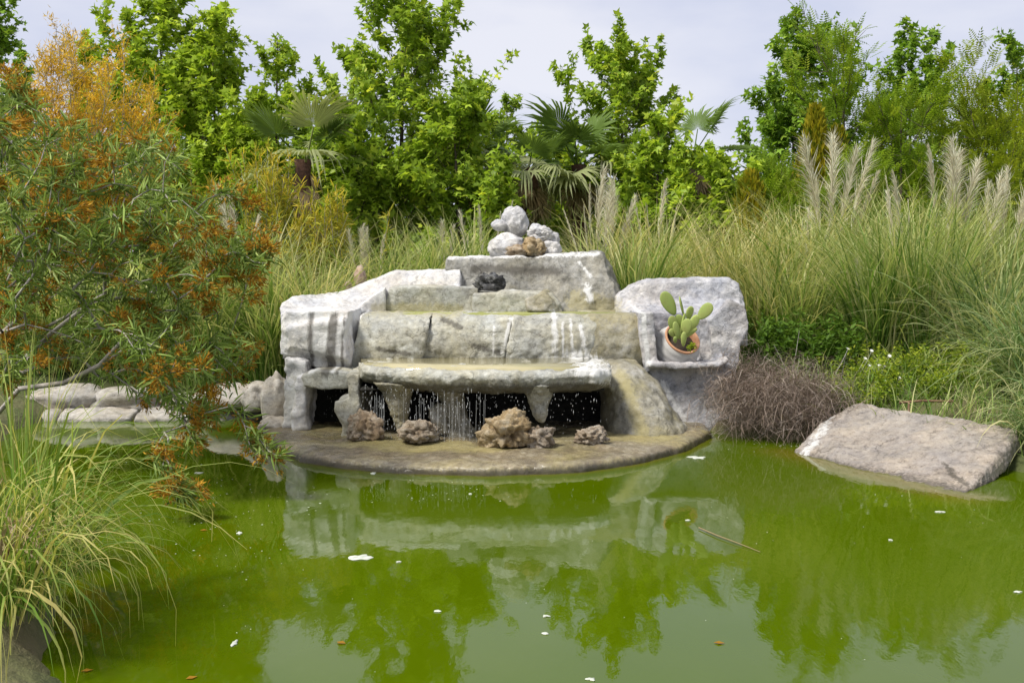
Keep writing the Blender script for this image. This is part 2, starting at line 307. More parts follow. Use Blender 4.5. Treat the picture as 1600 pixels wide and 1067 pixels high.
# ------------------------------------------------------------------ terrain and pond
POND = np.array([(-1.2, 3.3), (-2.0, 4.6), (-2.35, 5.6), (-3.35, 6.8), (-4.05, 8.2), (-4.6, 9.6), (-5.0, 11.0), (-4.8, 11.95), (-3.5, 11.95), (-2.5, 11.7), (-2.0, 11.2),
                 (1.9, 10.9), (2.1, 10.5), (2.75, 10.2), (3.3, 9.7), (3.75, 9.0), (4.3, 8.5), (5.1, 7.0), (5.5, 4.2), (4.2, 2.7), (1.2, 2.3), (-.5, 2.6)])
def pond_dist(X, Y):
    X = np.asarray(X, float); Y = np.asarray(Y, float); d = np.full(X.shape, 1e9); ins = np.zeros(X.shape, bool)
    for (x0, y0), (x1, y1) in zip(POND, np.roll(POND, -1, 0)):
        dx, dy = x1 - x0, y1 - y0; u = np.clip(((X - x0) * dx + (Y - y0) * dy) / (dx * dx + dy * dy), 0, 1)
        d = np.minimum(d, np.hypot(X - x0 - u * dx, Y - y0 - u * dy))
        cond = ((y0 > Y) != (y1 > Y)) & (X < (x1 - x0) * (Y - y0) / (y1 - y0 + 1e-12) + x0); ins ^= cond
    return np.where(ins, -d, d)
def ground(X, Y):
    X = np.asarray(X, float); Y = np.asarray(Y, float); d = pond_dist(X, Y); o = np.maximum(d, 0)
    far = np.clip((Y - 4) / 6, .28, 1)
    z = .04 + far * (.50 * (1 - np.exp(-o / 1.0)) + .22 * np.clip((o - 2) / 8, 0, 1)) + .05 * np.sin(X * 1.7 + Y * .9) * np.sin(Y * 1.3 - X * .6) * np.clip(o - .4, 0, 1)
    z = z + .32 * np.exp(-((X + 2.45) ** 2 + (Y - 4.9) ** 2) / .4) * np.clip(o / .22, 0, 1)
    zin = -.04 - .7 * (1 - np.exp(-np.maximum(-d, 0) / .5))
    return np.where(d > 0, z, zin)
def gz(x, y): return float(ground(np.array([x]), np.array([y]))[0])
def axis(lo, hi, step, far):
    c = np.arange(lo, hi + 1e-6, step); g = np.geomspace(1, far, 22)
    return np.concatenate([lo - g[::-1], c, hi + g])
gx = axis(-13, 13, .16, 1500.); gy = axis(-2, 24, .16, 1500.)
XX, YY = np.meshgrid(gx, gy); ZZ = ground(XX, YY); V = np.stack([XX, YY, ZZ], -1).reshape(-1, 3)
nx = len(gx); i = np.arange(len(gy) - 1)[:, None] * nx + np.arange(nx - 1)[None]; i = i.ravel()
finish(add('ground', V, [np.stack([i, i + 1, i + nx + 1, i + nx], -1)], M['ground'], smooth=True), kind='structure')
SLAB = [onz(1226, 706, -.0), onz(1496, 776, 0.0), at(1592, 672, 9.0), at(1338, 628, 10.15)]
gx = np.arange(-7.5, 7.6, .1); gy = np.arange(1.2, 13.1, .1); XX, YY = np.meshgrid(gx, gy)
def seg_d(X, Y, a, b):
    dx, dy = b[0] - a[0], b[1] - a[1]; u = np.clip(((X - a[0]) * dx + (Y - a[1]) * dy) / (dx * dx + dy * dy), 0, 1)
    return np.hypot(X - a[0] - u * dx, Y - a[1] - u * dy)
PLAT = [(405, 668), (428, 700), (470, 722), (540, 733), (620, 740), (760, 744), (900, 739), (1000, 725), (1070, 706), (1112, 684)]
silt = np.clip(1 - seg_d(XX, YY, SLAB[0], SLAB[1]) / .42, 0, 1) ** 1.5
for a, b in zip(PLAT, PLAT[1:]): silt = np.maximum(silt, .8 * np.clip(1 - seg_d(XX, YY, onz(*a, 0), onz(*b, 0)) / .12, 0, 1) ** 1.5)
V = np.stack([XX, YY, np.zeros_like(XX)], -1).reshape(-1, 3); nx = len(gx); i = (np.arange(len(gy) - 1)[:, None] * nx + np.arange(nx - 1)[None]).ravel()
finish(add('pond_water', V, [np.stack([i, i + 1, i + nx + 1, i + nx], -1)], M['water'], smooth=True, tint=np.stack([silt.ravel()] * 3, -1)), kind='structure')

# ------------------------------------------------------------------ rock modelling
_tex = {}
def tex(kind, scale, depth=3):
    k = (kind, scale, depth)
    if k not in _tex:
        tx = bpy.data.textures.new('relief', kind); tx.noise_scale = scale
        if kind == 'CLOUDS': tx.noise_depth = depth
        _tex[k] = tx
    return _tex[k]
def loft(rings):
    return ('loft', [[Vector(p) for p in r] for r in rings])
def prism(poly, yf, yb, sc=1.0):        # outline as seen, front yf to back yb, true depth
    f = [at(x, y, yf) for x, y in poly]; c = sum(f, Vector()) / len(f)
    return loft([f, [Vector((c.x + (p.x - c.x) * sc, yb, c.z + (p.z - c.z) * sc)) for p in f]])
def sweep(stations):                    # list of (X, [(Y, Z)...]) profiles
    return loft([[(x, y, z) for y, z in pr] for x, pr in stations])
WHITE, DARK, GREEN = [], [], []         # mineral streaks plus other white, dark and green marks: (x0, z0, x1, z1, half width)
def stain(lst, xa, ya, xb, yb, w, Y=10.8):
    a, b = at(xa, ya, Y), at(xb, yb, Y); lst.append((a.x, a.z, b.x, b.z, w * Y / FPX))
def stains_for(V):
    out = np.zeros((len(V), 3))
    for ch, lst in enumerate((WHITE, DARK, GREEN)):
        for x0, z0, x1, z1, hw in lst:
            dx, dz = x1 - x0, z1 - z0; u = np.clip(((V[:, 0] - x0) * dx + (V[:, 2] - z0) * dz) / (dx * dx + dz * dz + 1e-9), 0, 1)
            d = np.hypot(V[:, 0] - x0 - u * dx, V[:, 2] - z0 - u * dz)
            out[:, ch] = np.maximum(out[:, ch], np.clip(.5 + (hw - d) / (hw * 1.6 + .012) * .5, 0, 1) * .98)
    return out
def rock(name, shapes, mat, parent=None, voxel=.02, smooth=5, disp=((.35, .05), (.09, .02)), loc=None, stains=True, band=None, patches=()):
    bm = bmesh.new()
    for _, rings in shapes:
        vr = [[bm.verts.new(p) for p in r] for r in rings]; k = len(vr[0])
        for a, b in zip(vr, vr[1:]):
            for j in range(k): bm.faces.new((a[j], a[(j + 1) % k], b[(j + 1) % k], b[j]))
        bm.faces.new(vr[0][::-1]); bm.faces.new(vr[-1])
    bmesh.ops.triangulate(bm, faces=bm.faces); bmesh.ops.recalc_face_normals(bm, faces=bm.faces)
    me = bpy.data.meshes.new(name); bm.to_mesh(me); bm.free()
    o = bpy.data.objects.new('tmp', me); C.objects.link(o)
    md = o.modifiers.new('r', 'REMESH'); md.mode = 'VOXEL'; md.voxel_size = voxel
    if smooth: md = o.modifiers.new('s', 'SMOOTH'); md.factor = .5; md.iterations = smooth
    for sc, st in disp:
        md = o.modifiers.new('d', 'DISPLACE'); md.texture = tex('CLOUDS' if sc > 0 else 'VORONOI', abs(sc)); md.strength = st; md.mid_level = .5; md.texture_coords = 'LOCAL'
    dg = bpy.context.evaluated_depsgraph_get(); ev = o.evaluated_get(dg); m2 = bpy.data.meshes.new_from_object(ev)
    bpy.data.objects.remove(o); bpy.data.meshes.remove(me)
    n = len(m2.vertices); V = np.empty(n * 3, np.float32); m2.vertices.foreach_get('co', V); V = V.reshape(-1, 3)
    a = m2.color_attributes.new('tint', 'FLOAT_COLOR', 'POINT'); sv = stains_for(V) if stains else np.zeros((n, 3))
    for px0, py0, pr0 in patches: sv[:, 2] = np.maximum(sv[:, 2], np.clip(1 - np.hypot((V[:, 0] - px0) / pr0, (V[:, 1] - py0) / (pr0 * .6)) * .5, 0, 1))
    if band is not None: sv[:, 1] = np.maximum(sv[:, 1], np.clip(.5 + (band - V[:, 2]) / .07 * .5, 0, 1) * .9)      # algae band along the waterline
    a.data.foreach_set('color', np.hstack([sv, np.ones((n, 1))]).astype(np.float32).ravel())
    org = np.array(parent.location if parent else (loc if loc is not None else (V[:, 0].mean(), V[:, 1].mean(), V[:, 2].min())), np.float32)
    m2.vertices.foreach_set('co', (V - org).ravel()); m2.polygons.foreach_set('use_smooth', np.ones(len(m2.polygons), bool))
    m2.name = name; m2.materials.clear(); m2.materials.append(mat); m2.update()
    return link(name, m2, parent, (0, 0, 0) if parent else tuple(float(q) for q in org))

stain(WHITE, 503, 490, 500, 570, 7); stain(WHITE, 518, 490, 512, 545, 3); stain(WHITE, 538, 490, 532, 572, 3.5); stain(WHITE, 550, 488, 543, 530, 3)
stain(DARK, 491, 490, 492, 572, 5); stain(DARK, 525, 496, 521, 572, 10); stain(DARK, 542, 496, 539, 575, 3)
stain(WHITE, 798, 500, 786, 550, 4); stain(WHITE, 866, 492, 868, 556, 5); stain(WHITE, 879, 505, 880, 556, 2.5); stain(WHITE, 908, 510, 915, 556, 4)
stain(WHITE, 908, 575, 950, 590, 16, 9.7); stain(WHITE, 1036, 600, 1068, 655, 6); stain(WHITE, 1004, 490, 1012, 570, 5)
stain(GREEN, 965, 580, 992, 670, 12); stain(GREEN, 900, 470, 950, 480, 20, 12); stain(WHITE, 905, 410, 922, 432, 2.5, 12.1)
stain(WHITE, 916, 446, 919, 466, 6, 12.1); stain(WHITE, 468, 600, 462, 655, 5); stain(GREEN, 590, 480, 720, 482, 8, 11.8); stain(DARK, 740, 420, 870, 424, 9, 12.1); stain(WHITE, 700, 401, 935, 397, 4, 12.2)  # includes a dark strip across the top tier's upper face

stain(WHITE, 892, 500, 895, 556, 2.5); stain(WHITE, 772, 510, 770, 556, 2); stain(WHITE, 560, 492, 552, 520, 3); stain(DARK, 690, 500, 720, 512, 5); stain(DARK, 740, 540, 780, 552, 5); stain(DARK, 590, 545, 640, 553, 4)
FT = empty('rock_fountain', (-.05, 10.6, 0), 'tiered artificial rock fountain with dripping ledge, in the green pond', 'fountain')
# base platform
pf = [onz(x, y, 0) for x, y in PLAT]; back = [(1.95, 12.2), (-2.3, 12.2)]
def plat_ring(z, g):
    r = [(p.x * g, 10.6 + (p.y - 10.6) * g, z) for p in pf]; return r + [(x, y, z) for x, y in back]
rock('base_platform', [loft([plat_ring(-.5, 1.0), plat_ring(-.05, 1.0), plat_ring(.03, 1.0), plat_ring(.06, .994), plat_ring(.078, .97), plat_ring(.085, .85)])],
     M['floor_rock'], FT, .03, 2, ((.5, .04), (.2, .045), (.07, .02)), stains=False, band=.06, patches=((-.75, 9.45, .5), (-.3, 9.3, .35), (1.15, 9.9, .45), (-1.2, 9.6, .3)))
# main ledge
def ledge_prof(yf, zt, th):
    return [(yf + .10, zt - th), (yf + .02, zt - th * .75), (yf - .02, zt - th * .35), (yf + .01, zt - .02), (yf + .07, zt), (yf + .16, zt - .012), (11.1, zt - .012), (11.1, zt - th - .05), (yf + .5, zt - th - .06)]
lx = lambda p, Y=9.8: (p - 800) / FPX * Y
st = [(lx(550), ledge_prof(10.15, .735, .13)), (lx(562), ledge_prof(9.95, .735, .15)), (lx(600), ledge_prof(9.76, .73, .17)), (lx(680), ledge_prof(9.64, .725, .19)), (lx(780), ledge_prof(9.6, .72, .20)),
      (lx(870), ledge_prof(9.66, .725, .20)), (lx(930), ledge_prof(9.72, .74, .20)), (lx(957), ledge_prof(9.86, .73, .18))]
LEDGE = rock('ledge', [sweep(st)], M['wet_rock'], FT, .017, 3, ((.3, .07), (.1, .045), (.035, .018)), band=.62)
# cave behind the drip line: walls and roof with its shade in their colour
rock('cave_wall', [loft([[(-1.5, 11.0, -.2), (.95, 11.0, -.2), (.95, 11.6, -.2), (-1.5, 11.6, -.2)], [(-1.5, 10.9, .68), (.95, 10.9, .68), (.95, 11.6, .68), (-1.5, 11.6, .68)]])], M['shaded_cave_rock'], FT, .04, 3, ((.3, .1),))
rock('cave_roof', [loft([[(-1.4, 9.98, .50), (.86, 9.98, .50), (.86, 11.1, .42), (-1.4, 11.1, .42)], [(-1.4, 9.98, .53), (.86, 9.98, .53), (.86, 11.1, .6), (-1.4, 11.1, .6)]])], M['shaded_cave_rock'], FT, .03, 2, ((.3, .05),))
def column(pts, Y, mat, name='stalactite', dy=1.0):   # (px, py, half width px)
    rings = []
    for x, y, hw in pts:
        c = at(x, y, Y); r = hw * Y / FPX
        rings.append([(c.x + r * math.cos(a), c.y + r * dy * math.sin(a), c.z) for a in np.linspace(0, 2 * math.pi, 12, endpoint=False)])
    q = rock(name, [loft(rings)], mat, FT, .013, 3, ((.12, .04), (.04, .02))); q.parent = LEDGE; return q
column([(617, 596, 36), (621, 612, 24), (622, 630, 19), (625, 650, 13), (628, 672, 8), (630, 682, 7)], 9.95, M['algae_rock'])
column([(700, 598, 34), (704, 615, 22), (708, 632, 17), (714, 655, 20), (720, 684, 28)], 10.05, M['algae_rock'])
column([(688, 630, 7), (684, 640, 13), (682, 652, 14), (690, 664, 12), (696, 678, 10)], 9.97, M['algae_rock'], 'knob')
column([(842, 598, 40), (842, 612, 23), (842, 630, 17), (844, 645, 14), (845, 657, 8), (846, 661, 4)], 9.86, M['wet_rock'])
# side walls of the cave
rock('side_wall', [prism([(540, 585), (562, 585), (562, 640), (556, 690), (528, 690), (536, 665), (522, 640), (524, 628), (545, 622)], 10.02, 11.2)], M['wet_rock'], FT, .015, 4, ((.2, .06), (.07, .02)))
# small ledge and leg on the left
rock('small_ledge', [prism([(468, 588), (484, 580), (530, 579), (554, 584), (556, 600), (540, 607), (500, 609), (474, 604)], 10.3, 11.2)], M['wet_rock'], FT, .015, 5, ((.2, .03), (.06, .012)))
rock('leg', [prism([(446, 560), (480, 566), (478, 600), (474, 640), (472, 668), (440, 672), (446, 620)], 10.5, 11.3), prism([(462, 590), (484, 585), (480, 610), (474, 640), (480, 672), (458, 672)], 10.35, 10.8)], M['white_rock'], FT, .015, 5, ((.3, .1), (.12, .04), (.04, .014)))
rock('grotto_wall', [prism([(465, 590), (560, 590), (560, 680), (465, 680)], 10.95, 11.3)], M['shaded_cave_rock'], FT, .03, 2, ((.3, .06),))
# middle tier: separate cast blocks with joints between them
def face_prof(y0, zt, dz=0.0):
    return [(y0 + .03, .60), (y0 - .02, .72), (y0 - .035, .88), (y0 + .0, 1.02), (y0 + .07, zt - .04), (y0 + .15, zt), (y0 + .3, zt + .004), (12.5, zt), (12.5, .6)]
def block(xa, xb, top_shift, y0a, y0b, zt, mat):
    def sec(p, y0):
        pr = face_prof(y0, zt); X0 = lx(p, 10.85)
        return [(X0 + top_shift * max(0, min(1, (z - .7) / .4)), y, z) for y, z in pr]
    return rock('face_block', [loft([sec(xa, y0a), sec(.5 * (xa + xb), .5 * (y0a + y0b) - .02), sec(xb, y0b)])], mat, FT, .015, 6, ((.7, .08), (.3, .05), (.11, .035), (.045, .015)))
block(544, 657, .10, 10.83, 10.81, 1.145, M['wet_rock']); block(656.5, 786.5, .10, 10.865, 10.85, 1.14, M['wet_rock']); block(786, 924, .09, 10.81, 10.87, 1.14, M['wet_rock'])
rock('corner_block', [loft([[(lx(p, 10.85), y + dy, z) for y, z in face_prof(10.86, 1.145)] for p, dy in ((920, .0), (960, -.02), (992, -.02), (1008, .02), (1016, .12))])], M['algae_rock'], FT, .018, 5, ((.35, .06), (.09, .025)))
# left block
rock('left_block', [prism([(438, 500), (446, 486), (470, 484), (546, 486), (546, 578), (500, 578), (474, 572), (462, 560), (436, 556), (434, 540)], 10.66, 12.4),
                    loft([[at(438, 500, 10.7), at(546, 488, 10.7), at(546, 575, 10.7), at(440, 552, 10.7)], [at(446, 512, 10.58), at(540, 500, 10.58), at(540, 560, 10.58), at(452, 545, 10.58)]])],
     M['white_rock'], FT, .016, 9, ((.5, .1), (.2, .035), (.07, .018)))
def para(px_, yr, Yf, Yr):
    r = at(px_, yr, Yr).z; X = (px_ - 800) / FPX * Yr
    return [(X * Yf / Yr, Yf, .7), (X * Yf / Yr, Yf, 1.15), (X, Yf + .35 * (Yr - Yf), 1.15 + .45 * (r - 1.15)), (X, Yr - .1, r - .02), (X, Yr, r), (X, Yr + .25, r - .03), (X, Yr + .45, .7)]
rock('left_parapet', [loft([para(439, 476, 10.95, 11.3), para(452, 461, 11.0, 11.5), (para(500, 459, 11.3, 11.9)), para(555, 448, 11.5, 12.1), para(600, 430, 11.8, 12.2), para(622, 423, 11.9, 12.25), para(700, 421, 11.9, 12.3), para(720, 420, 11.9, 12.3)])],
     M['white_rock'], FT, .018, 8, ((.5, .07), (.2, .035), (.07, .015)))
# upper step on the left, white hump at its end
rock('upper_step', [prism([(606, 450), (640, 447), (700, 447), (748, 449), (748, 492), (600, 492)], 11.75, 12.6)], M['wet_rock'], FT, .018, 4, ((.3, .05), (.08, .02)))
rock('hump', [loft([[at(603 - a, y, 11.72 + dy) for a, y, dy in ((0, 448, 0), (0, 490, -.05), (0, 490, .4), (0, 448, .4))], [at(560, y, Y) for y, Y in ((478, 11.5), (490, 11.45), (490, 11.9), (476, 11.9))]])], M['white_rock'], FT, .018, 5, ((.3, .04), (.09, .015)))
rock('centre_step', [prism([(738, 458), (800, 455), (862, 458), (874, 470), (880, 492), (738, 492)], 11.52, 12.4), ], M['wet_rock'], FT, .018, 4, ((.25, .05), (.08, .025)))
rock('tilted_block', [loft([[at(820, 468, 11.42), at(852, 455, 11.5), at(864, 472, 11.46), at(850, 486, 11.38), at(824, 486, 11.38)], [at(830, 460, 11.8), at(858, 452, 11.8), at(876, 476, 11.7), at(880, 492, 11.5), at(824, 492, 11.6)]])], M['algae_rock'], FT, .014, 3, ((.15, .04), (.05, .02)))
# top tier
rock('top_tier', [loft([[at(x, y, Y) for x, y, Y in ((694, 446, 12.2), (697, 404, 12.25), (760, 402, 12.3), (860, 401, 12.3), (938, 396, 12.2), (946, 412, 12.1), (962, 440, 12.0), (974, 490, 11.9), (900, 494, 11.75), (800, 496, 12.0), (690, 496, 12.15))],
                  [at(x, y, 12.42) for x, y in ((694, 446), (698, 403), (760, 400), (860, 399), (940, 395), (950, 412), (968, 440), (984, 490), (900, 494), (800, 496), (690, 496))],
                  [Vector((at(x, y, 12.42).x, 13.3, at(x, y, 12.42).z - .03)) for x, y in ((694, 446), (698, 404), (760, 402), (860, 401), (940, 397), (950, 412), (968, 440), (984, 490), (900, 494), (800, 496), (690, 496))]])],
     M['tier_rock'], FT, .02, 4, ((.45, .14), (.14, .05), (.05, .018)))
# right block with its plant niche
rock('niche_block', [
    prism([(1010, 572), (1150, 570), (1154, 610), (1150, 655), (1118, 676), (1050, 676), (1030, 640)], 10.84, 11.9),
    prism([(1014, 566), (1070, 568), (1122, 567), (1138, 558), (1138, 566), (1122, 574), (1070, 576), (1014, 574)], 10.70, 11.1),
    prism([(996, 488), (1022, 486), (1025, 530), (1029, 572), (1008, 586), (1000, 540)], 10.76, 11.9),
    prism([(1000, 489), (1150, 489), (1150, 580), (1005, 580)], 11.5, 12.0),
    prism([(1108, 500), (1140, 468), (1164, 478), (1171, 505), (1166, 525), (1156, 540), (1155, 566), (1150, 585), (1115, 578)], 11.02, 12.0, 1.0),
    prism([(1090, 500), (1150, 480), (1150, 582), (1098, 582)], 11.22, 12.0),
    loft([[(lx(p, 11.6), 11.46, .8), (lx(p, 11.45), 11.42, 1.15), (lx(p, 11.75), 11.74, min(1.27, zr - .12)), (lx(p, 11.8), 11.79, zr - .04), (lx(p, 11.8), 11.85, zr), (lx(p, 12), 12.1, zr), (lx(p, 12), 12.15, .8)] for p, zr in ((962, 1.30), (985, 1.42), (1010, 1.475), (1070, 1.50), (1140, 1.50), (1156, 1.44), (1164, 1.3))])],
    M['grey_rock'], FT, .016, 3, ((.4, .06), (.08, .026), (.03, .014)))
# rounded spill rock under the corner
rings = []
for z, xa, xb, ya, yb in ((-.1, 938, 1086, 9.95, 11.2), (.1, 942, 1074, 10.0, 11.2), (.3, 944, 1052, 10.1, 11.2), (.5, 940, 1032, 10.28, 11.2), (.64, 930, 1014, 10.5, 11.2), (.72, 935, 1000, 10.8, 11.2)):
    a, b = lx(xa, 10.5), lx(xb, 10.5); cx, cy = .5 * (a + b), .5 * (ya + yb)
    rings.append([(cx + (b - a) / 2 * math.copysign(abs(math.cos(q)) ** .75, math.cos(q)), cy + (yb - ya) / 2 * math.copysign(abs(math.sin(q)) ** .75, math.sin(q)), z) for q in np.linspace(0, 2 * math.pi, 16, endpoint=False)])
rock('spill_rock', [loft(rings)], M['algae_rock'], FT, .018, 4, ((.4, .1), (.14, .03), (.05, .014)))
# water standing on the ledges
def sheet(name, pts, mat, dp=.06):
    n = len(pts); V = [tuple(p) for p in pts] + [(p[0], p[1], p[2] - dp) for p in pts]
    c = np.mean(np.array(V[:n]), 0); V.append(tuple(c)); return add(name, np.array(V), [np.array([(j, (j + 1) % n, 2 * n) for j in range(n)]), np.array([(j, n + j, n + (j + 1) % n, (j + 1) % n) for j in range(n)])], mat, FT)
FILM = sheet('water_film', [(lx(566, 10), 10.12, .729), (lx(600), 9.90, .729), (lx(680), 9.80, .729), (lx(780), 9.77, .729), (lx(870), 9.82, .729), (lx(915), 9.87, .729), (lx(925, 10.85), 10.9, .729), (lx(560, 10.85), 10.9, .729)], M['film']); FILM.parent = LEDGE
sheet('water_film', [(lx(600, 11.2), 11.16, 1.152), (lx(1000, 11.2), 11.16, 1.152), (lx(995, 11.6), 11.6, 1.152), (lx(960, 12), 12.2, 1.152), (lx(600, 12), 12.2, 1.152)], M['film_green'])
# falling drops
g = Geo(); oc = np.array([(1, 0, 0), (0, 1, 0), (-1, 0, 0), (0, -1, 0), (0, 0, 1.), (0, 0, -1.)]); of = np.array([(0, 1, 4), (1, 2, 4), (2, 3, 4), (3, 0, 4), (1, 0, 5), (2, 1, 5), (3, 2, 5), (0, 3, 5)])
arcx = [lx(p) for p in (552, 562, 600, 680, 780, 870, 930, 957)]; arcy = [10.1, 9.95, 9.76, 9.64, 9.6, 9.66, 9.72, 9.86]
def drops(n, x0, x1, zt, yo=0.0, small=1.0):
    for k in range(n):
        x = random.uniform(lx(x0), lx(x1)); x = round(x / .035) * .035 + random.gauss(0, .008) if random.random() < .6 else x
        y = np.interp(x, arcx, arcy) + yo + random.uniform(-.03, .06); z = .1 + (zt - .1) * random.random() ** .8
        r = random.uniform(.0012, .0027) * small; st = random.choice((1.3, 2, 4, 7, 11)); g.put(np.array((x, y, z)) + oc * np.array((r, r, r * st)), of)
drops(200, 562, 640, .56); drops(200, 640, 740, .55); drops(110, 740, 830, .53, 0, .85); drops(70, 850, 950, .52, 0, .8); drops(110, 480, 545, .56, .5, .85)
for k in range(44):                                       # thin unbroken strings of water
    x = lx(random.choice((random.uniform(566, 760), random.gauss(690, 25), random.gauss(585, 12)))); y = np.interp(x, arcx, arcy) + random.uniform(-.01, .04); z1 = random.uniform(.40, .55); z2 = random.choice((.09, .09, random.uniform(.12, .3)))
    zz = np.linspace(z1, z2, 5); tube(g, np.stack([x + np.cumsum([random.gauss(0, .002) for _ in zz]), np.full(5, y), zz], -1), [random.uniform(.0005, .0012) for _ in zz], 4)
for k in range(260):
    x = random.gauss(lx(700), .22); y = random.gauss(9.62, .07); r = random.uniform(.0012, .0028); g.put(np.array((x, y, .115 + abs(random.gauss(0, .035)))) + oc * r, of)
for k in range(60):
    x = random.gauss(lx(570, 9.9), .03); y = random.gauss(9.7, .1); r = random.uniform(.0012, .0028); g.put(np.array((x, y, .115 + abs(random.gauss(0, .03)))) + oc * r, of)
finish(g.make('falling_water', M['drop'], FT), kind='stuff')

# ------------------------------------------------------------------ loose stones
_ico = {}
def ico(s):
    if s not in _ico:
        bm = bmesh.new(); bmesh.ops.create_icosphere(bm, subdivisions=s, radius=1); bm.verts.ensure_lookup_table()
        _ico[s] = (np.array([v.co[:] for v in bm.verts]), np.array([[v.index for v in f.verts] for f in bm.faces])); bm.free()
    return _ico[s]
def stone(name, loc, size, mat, seed, label=None, cat=None, group=None, porous=0.0, sub=4, rotz=0.0, tilt=0.0, rough=.35, flat=.0, parent=None, square=1.0):
    V, F = ico(sub); V = V.copy(); off = Vector((seed * 13.7, seed * 7.1, seed * 3.3))
    if square != 1: V = np.sign(V) * np.abs(V) ** square
    r = np.empty(len(V))
    for k, v in enumerate(V):
        p = Vector(v); q = p * 1.1 + off
        h = mnoise.fractal(q, .9, 2.1, 5) * rough
        if porous:
            q2 = p * 2.6 + off; d = mnoise.voronoi(p * 1.5 + off)[0]; h += porous * .75 * (.45 - d[0])
            h -= porous * .9 * max(0, mnoise.noise(p * 3.3 + off * 1.3) - .08) ** .8; h += porous * .30 * mnoise.fractal(p * 4.5 + off, .7, 2.2, 5)
        r[k] = 1 + h
    V = V * r[:, None]; V[:, 2] = np.maximum(V[:, 2], -.62 + .05 * V[:, 0]) if not tilt else V[:, 2]
    V = V * np.array(size) * .5
    cz, sz, ct, st_ = math.cos(rotz), math.sin(rotz), math.cos(tilt), math.sin(tilt)
    V = V @ np.array([[ct, 0, -st_], [0, 1, 0], [st_, 0, ct]]).T
    V = V @ np.array([[cz, -sz, 0], [sz, cz, 0], [0, 0, 1]]).T
    V[:, 2] -= V[:, 2].min() + flat
    if parent: V = V + np.array(loc)
    o = add(name, V + (0 if parent else np.array(loc)), [F], mat, parent, True, loc=loc)
    return finish(o, label, cat, group)
S = 9.6 / FPX
def plat_stone(px_, py_, w_, h_, mat, seed, label, z=.085, **kw):
    p = onz(px_, py_, z); s = p.y / FPX; return stone('porous_stone', (p.x, p.y, z), (w_ * s, w_ * s * .8, h_ * s * 1.45), mat, seed, label, 'stone', 'porous stones on the fountain platform', porous=.55, sub=5, **kw)
plat_stone(570, 687, 52, 37, M['tan_stone'], 1, 'blocky brown porous stone, leftmost on the wet platform', square=.8)
plat_stone(656, 690, 62, 30, M['tan_stone'], 2, 'low pinkish brown porous stone lying second from left on the platform', rough=.25)
plat_stone(794, 698, 78, 46, M['ochre_stone'], 33, 'tallest peaked brown porous stone in the middle of the platform', rough=.5)
plat_stone(840, 698, 46, 27, M['tan_stone'], 4, 'small tan porous stone leaning against the tallest platform stone', square=.85)
plat_stone(926, 693, 50, 23, M['tan_stone'], 15, 'flat grey tan porous stone, rightmost on the platform', rough=.25)
p = at(766, 454, 11.75); stone('dark_stone', (p.x, p.y, 1.365), (.31, .22, .22), M['black_stone'], 6, 'small blackish jagged stone sitting on the upper step', 'stone', porous=.6, sub=4, square=.85)
# pile on the top
def pile(px_, py_, Y, w_, h_, mat, seed, label, **kw):
    p = at(px_, py_, Y); s = Y / FPX; return stone('boulder', (p.x, p.y, p.z), (w_ * s, w_ * s * kw.pop('deep', .85), h_ * s * kw.pop('hs', 1.1)), mat, seed, label, 'boulder', 'boulders piled on top of the fountain', **kw)
pile(792, 401, 12.6, 58, 40, M['pale_stone'], 21, 'rounded grey boulder at the lower left of the top pile', rough=.22, sub=5)
pile(806, 374, 12.75, 38, 46, M['pale_stone'], 22, 'peaked pale grey boulder crowning the top pile', rough=.25, sub=5, tilt=.25)
pile(781, 362, 12.7, 28, 17, M['pale_stone'], 23, 'small pale boulder jutting left below the peak of the pile', rough=.2, tilt=.1)
pile(834, 401, 12.45, 38, 32, M['ochre_stone'], 24, 'ochre porous boulder at the front of the top pile', porous=.4, sub=5)
pile(808, 401, 12.42, 36, 20, M['tan_stone'], 25, 'low tan stone in front of the grey boulders of the pile', porous=.3)
pile(845, 378, 12.7, 40, 22, M['pale_stone'], 126, 'whitish lumpy boulder resting on the ochre stone of the pile', porous=.2, sub=5, hs=1.4)
pile(862, 384, 12.75, 26, 19, M['pale_stone'], 27, 'whitish knob-like boulder at the upper right of the pile', porous=.15, hs=1.4)
pile(861, 399, 12.6, 32, 18, M['pale_stone'], 28, 'small whitish boulder at the lower right of the pile', porous=.15, hs=1.5)
pile(852, 402, 12.85, 44, 34, M['pale_stone'], 29, 'grey boulder at the back of the pile behind the ochre one', rough=.25)
# pinkish stones behind the left parapet
for px_, py_, w_, h_, sd, lb in ((563, 440, 18, 34, 31, 'taller pinkish upright stone behind the white left parapet'), (544, 447, 12, 16, 32, 'small pinkish stone left of the taller one behind the parapet')):
    p = at(px_, py_, 12.9); stone('pink_stone', (p.x, p.y, p.z - .05), (w_ * .0075, .12, h_ * .0085), M['pink_stone'], sd, lb, 'stone', 'pinkish stones behind the left parapet', sub=3, rough=.3)
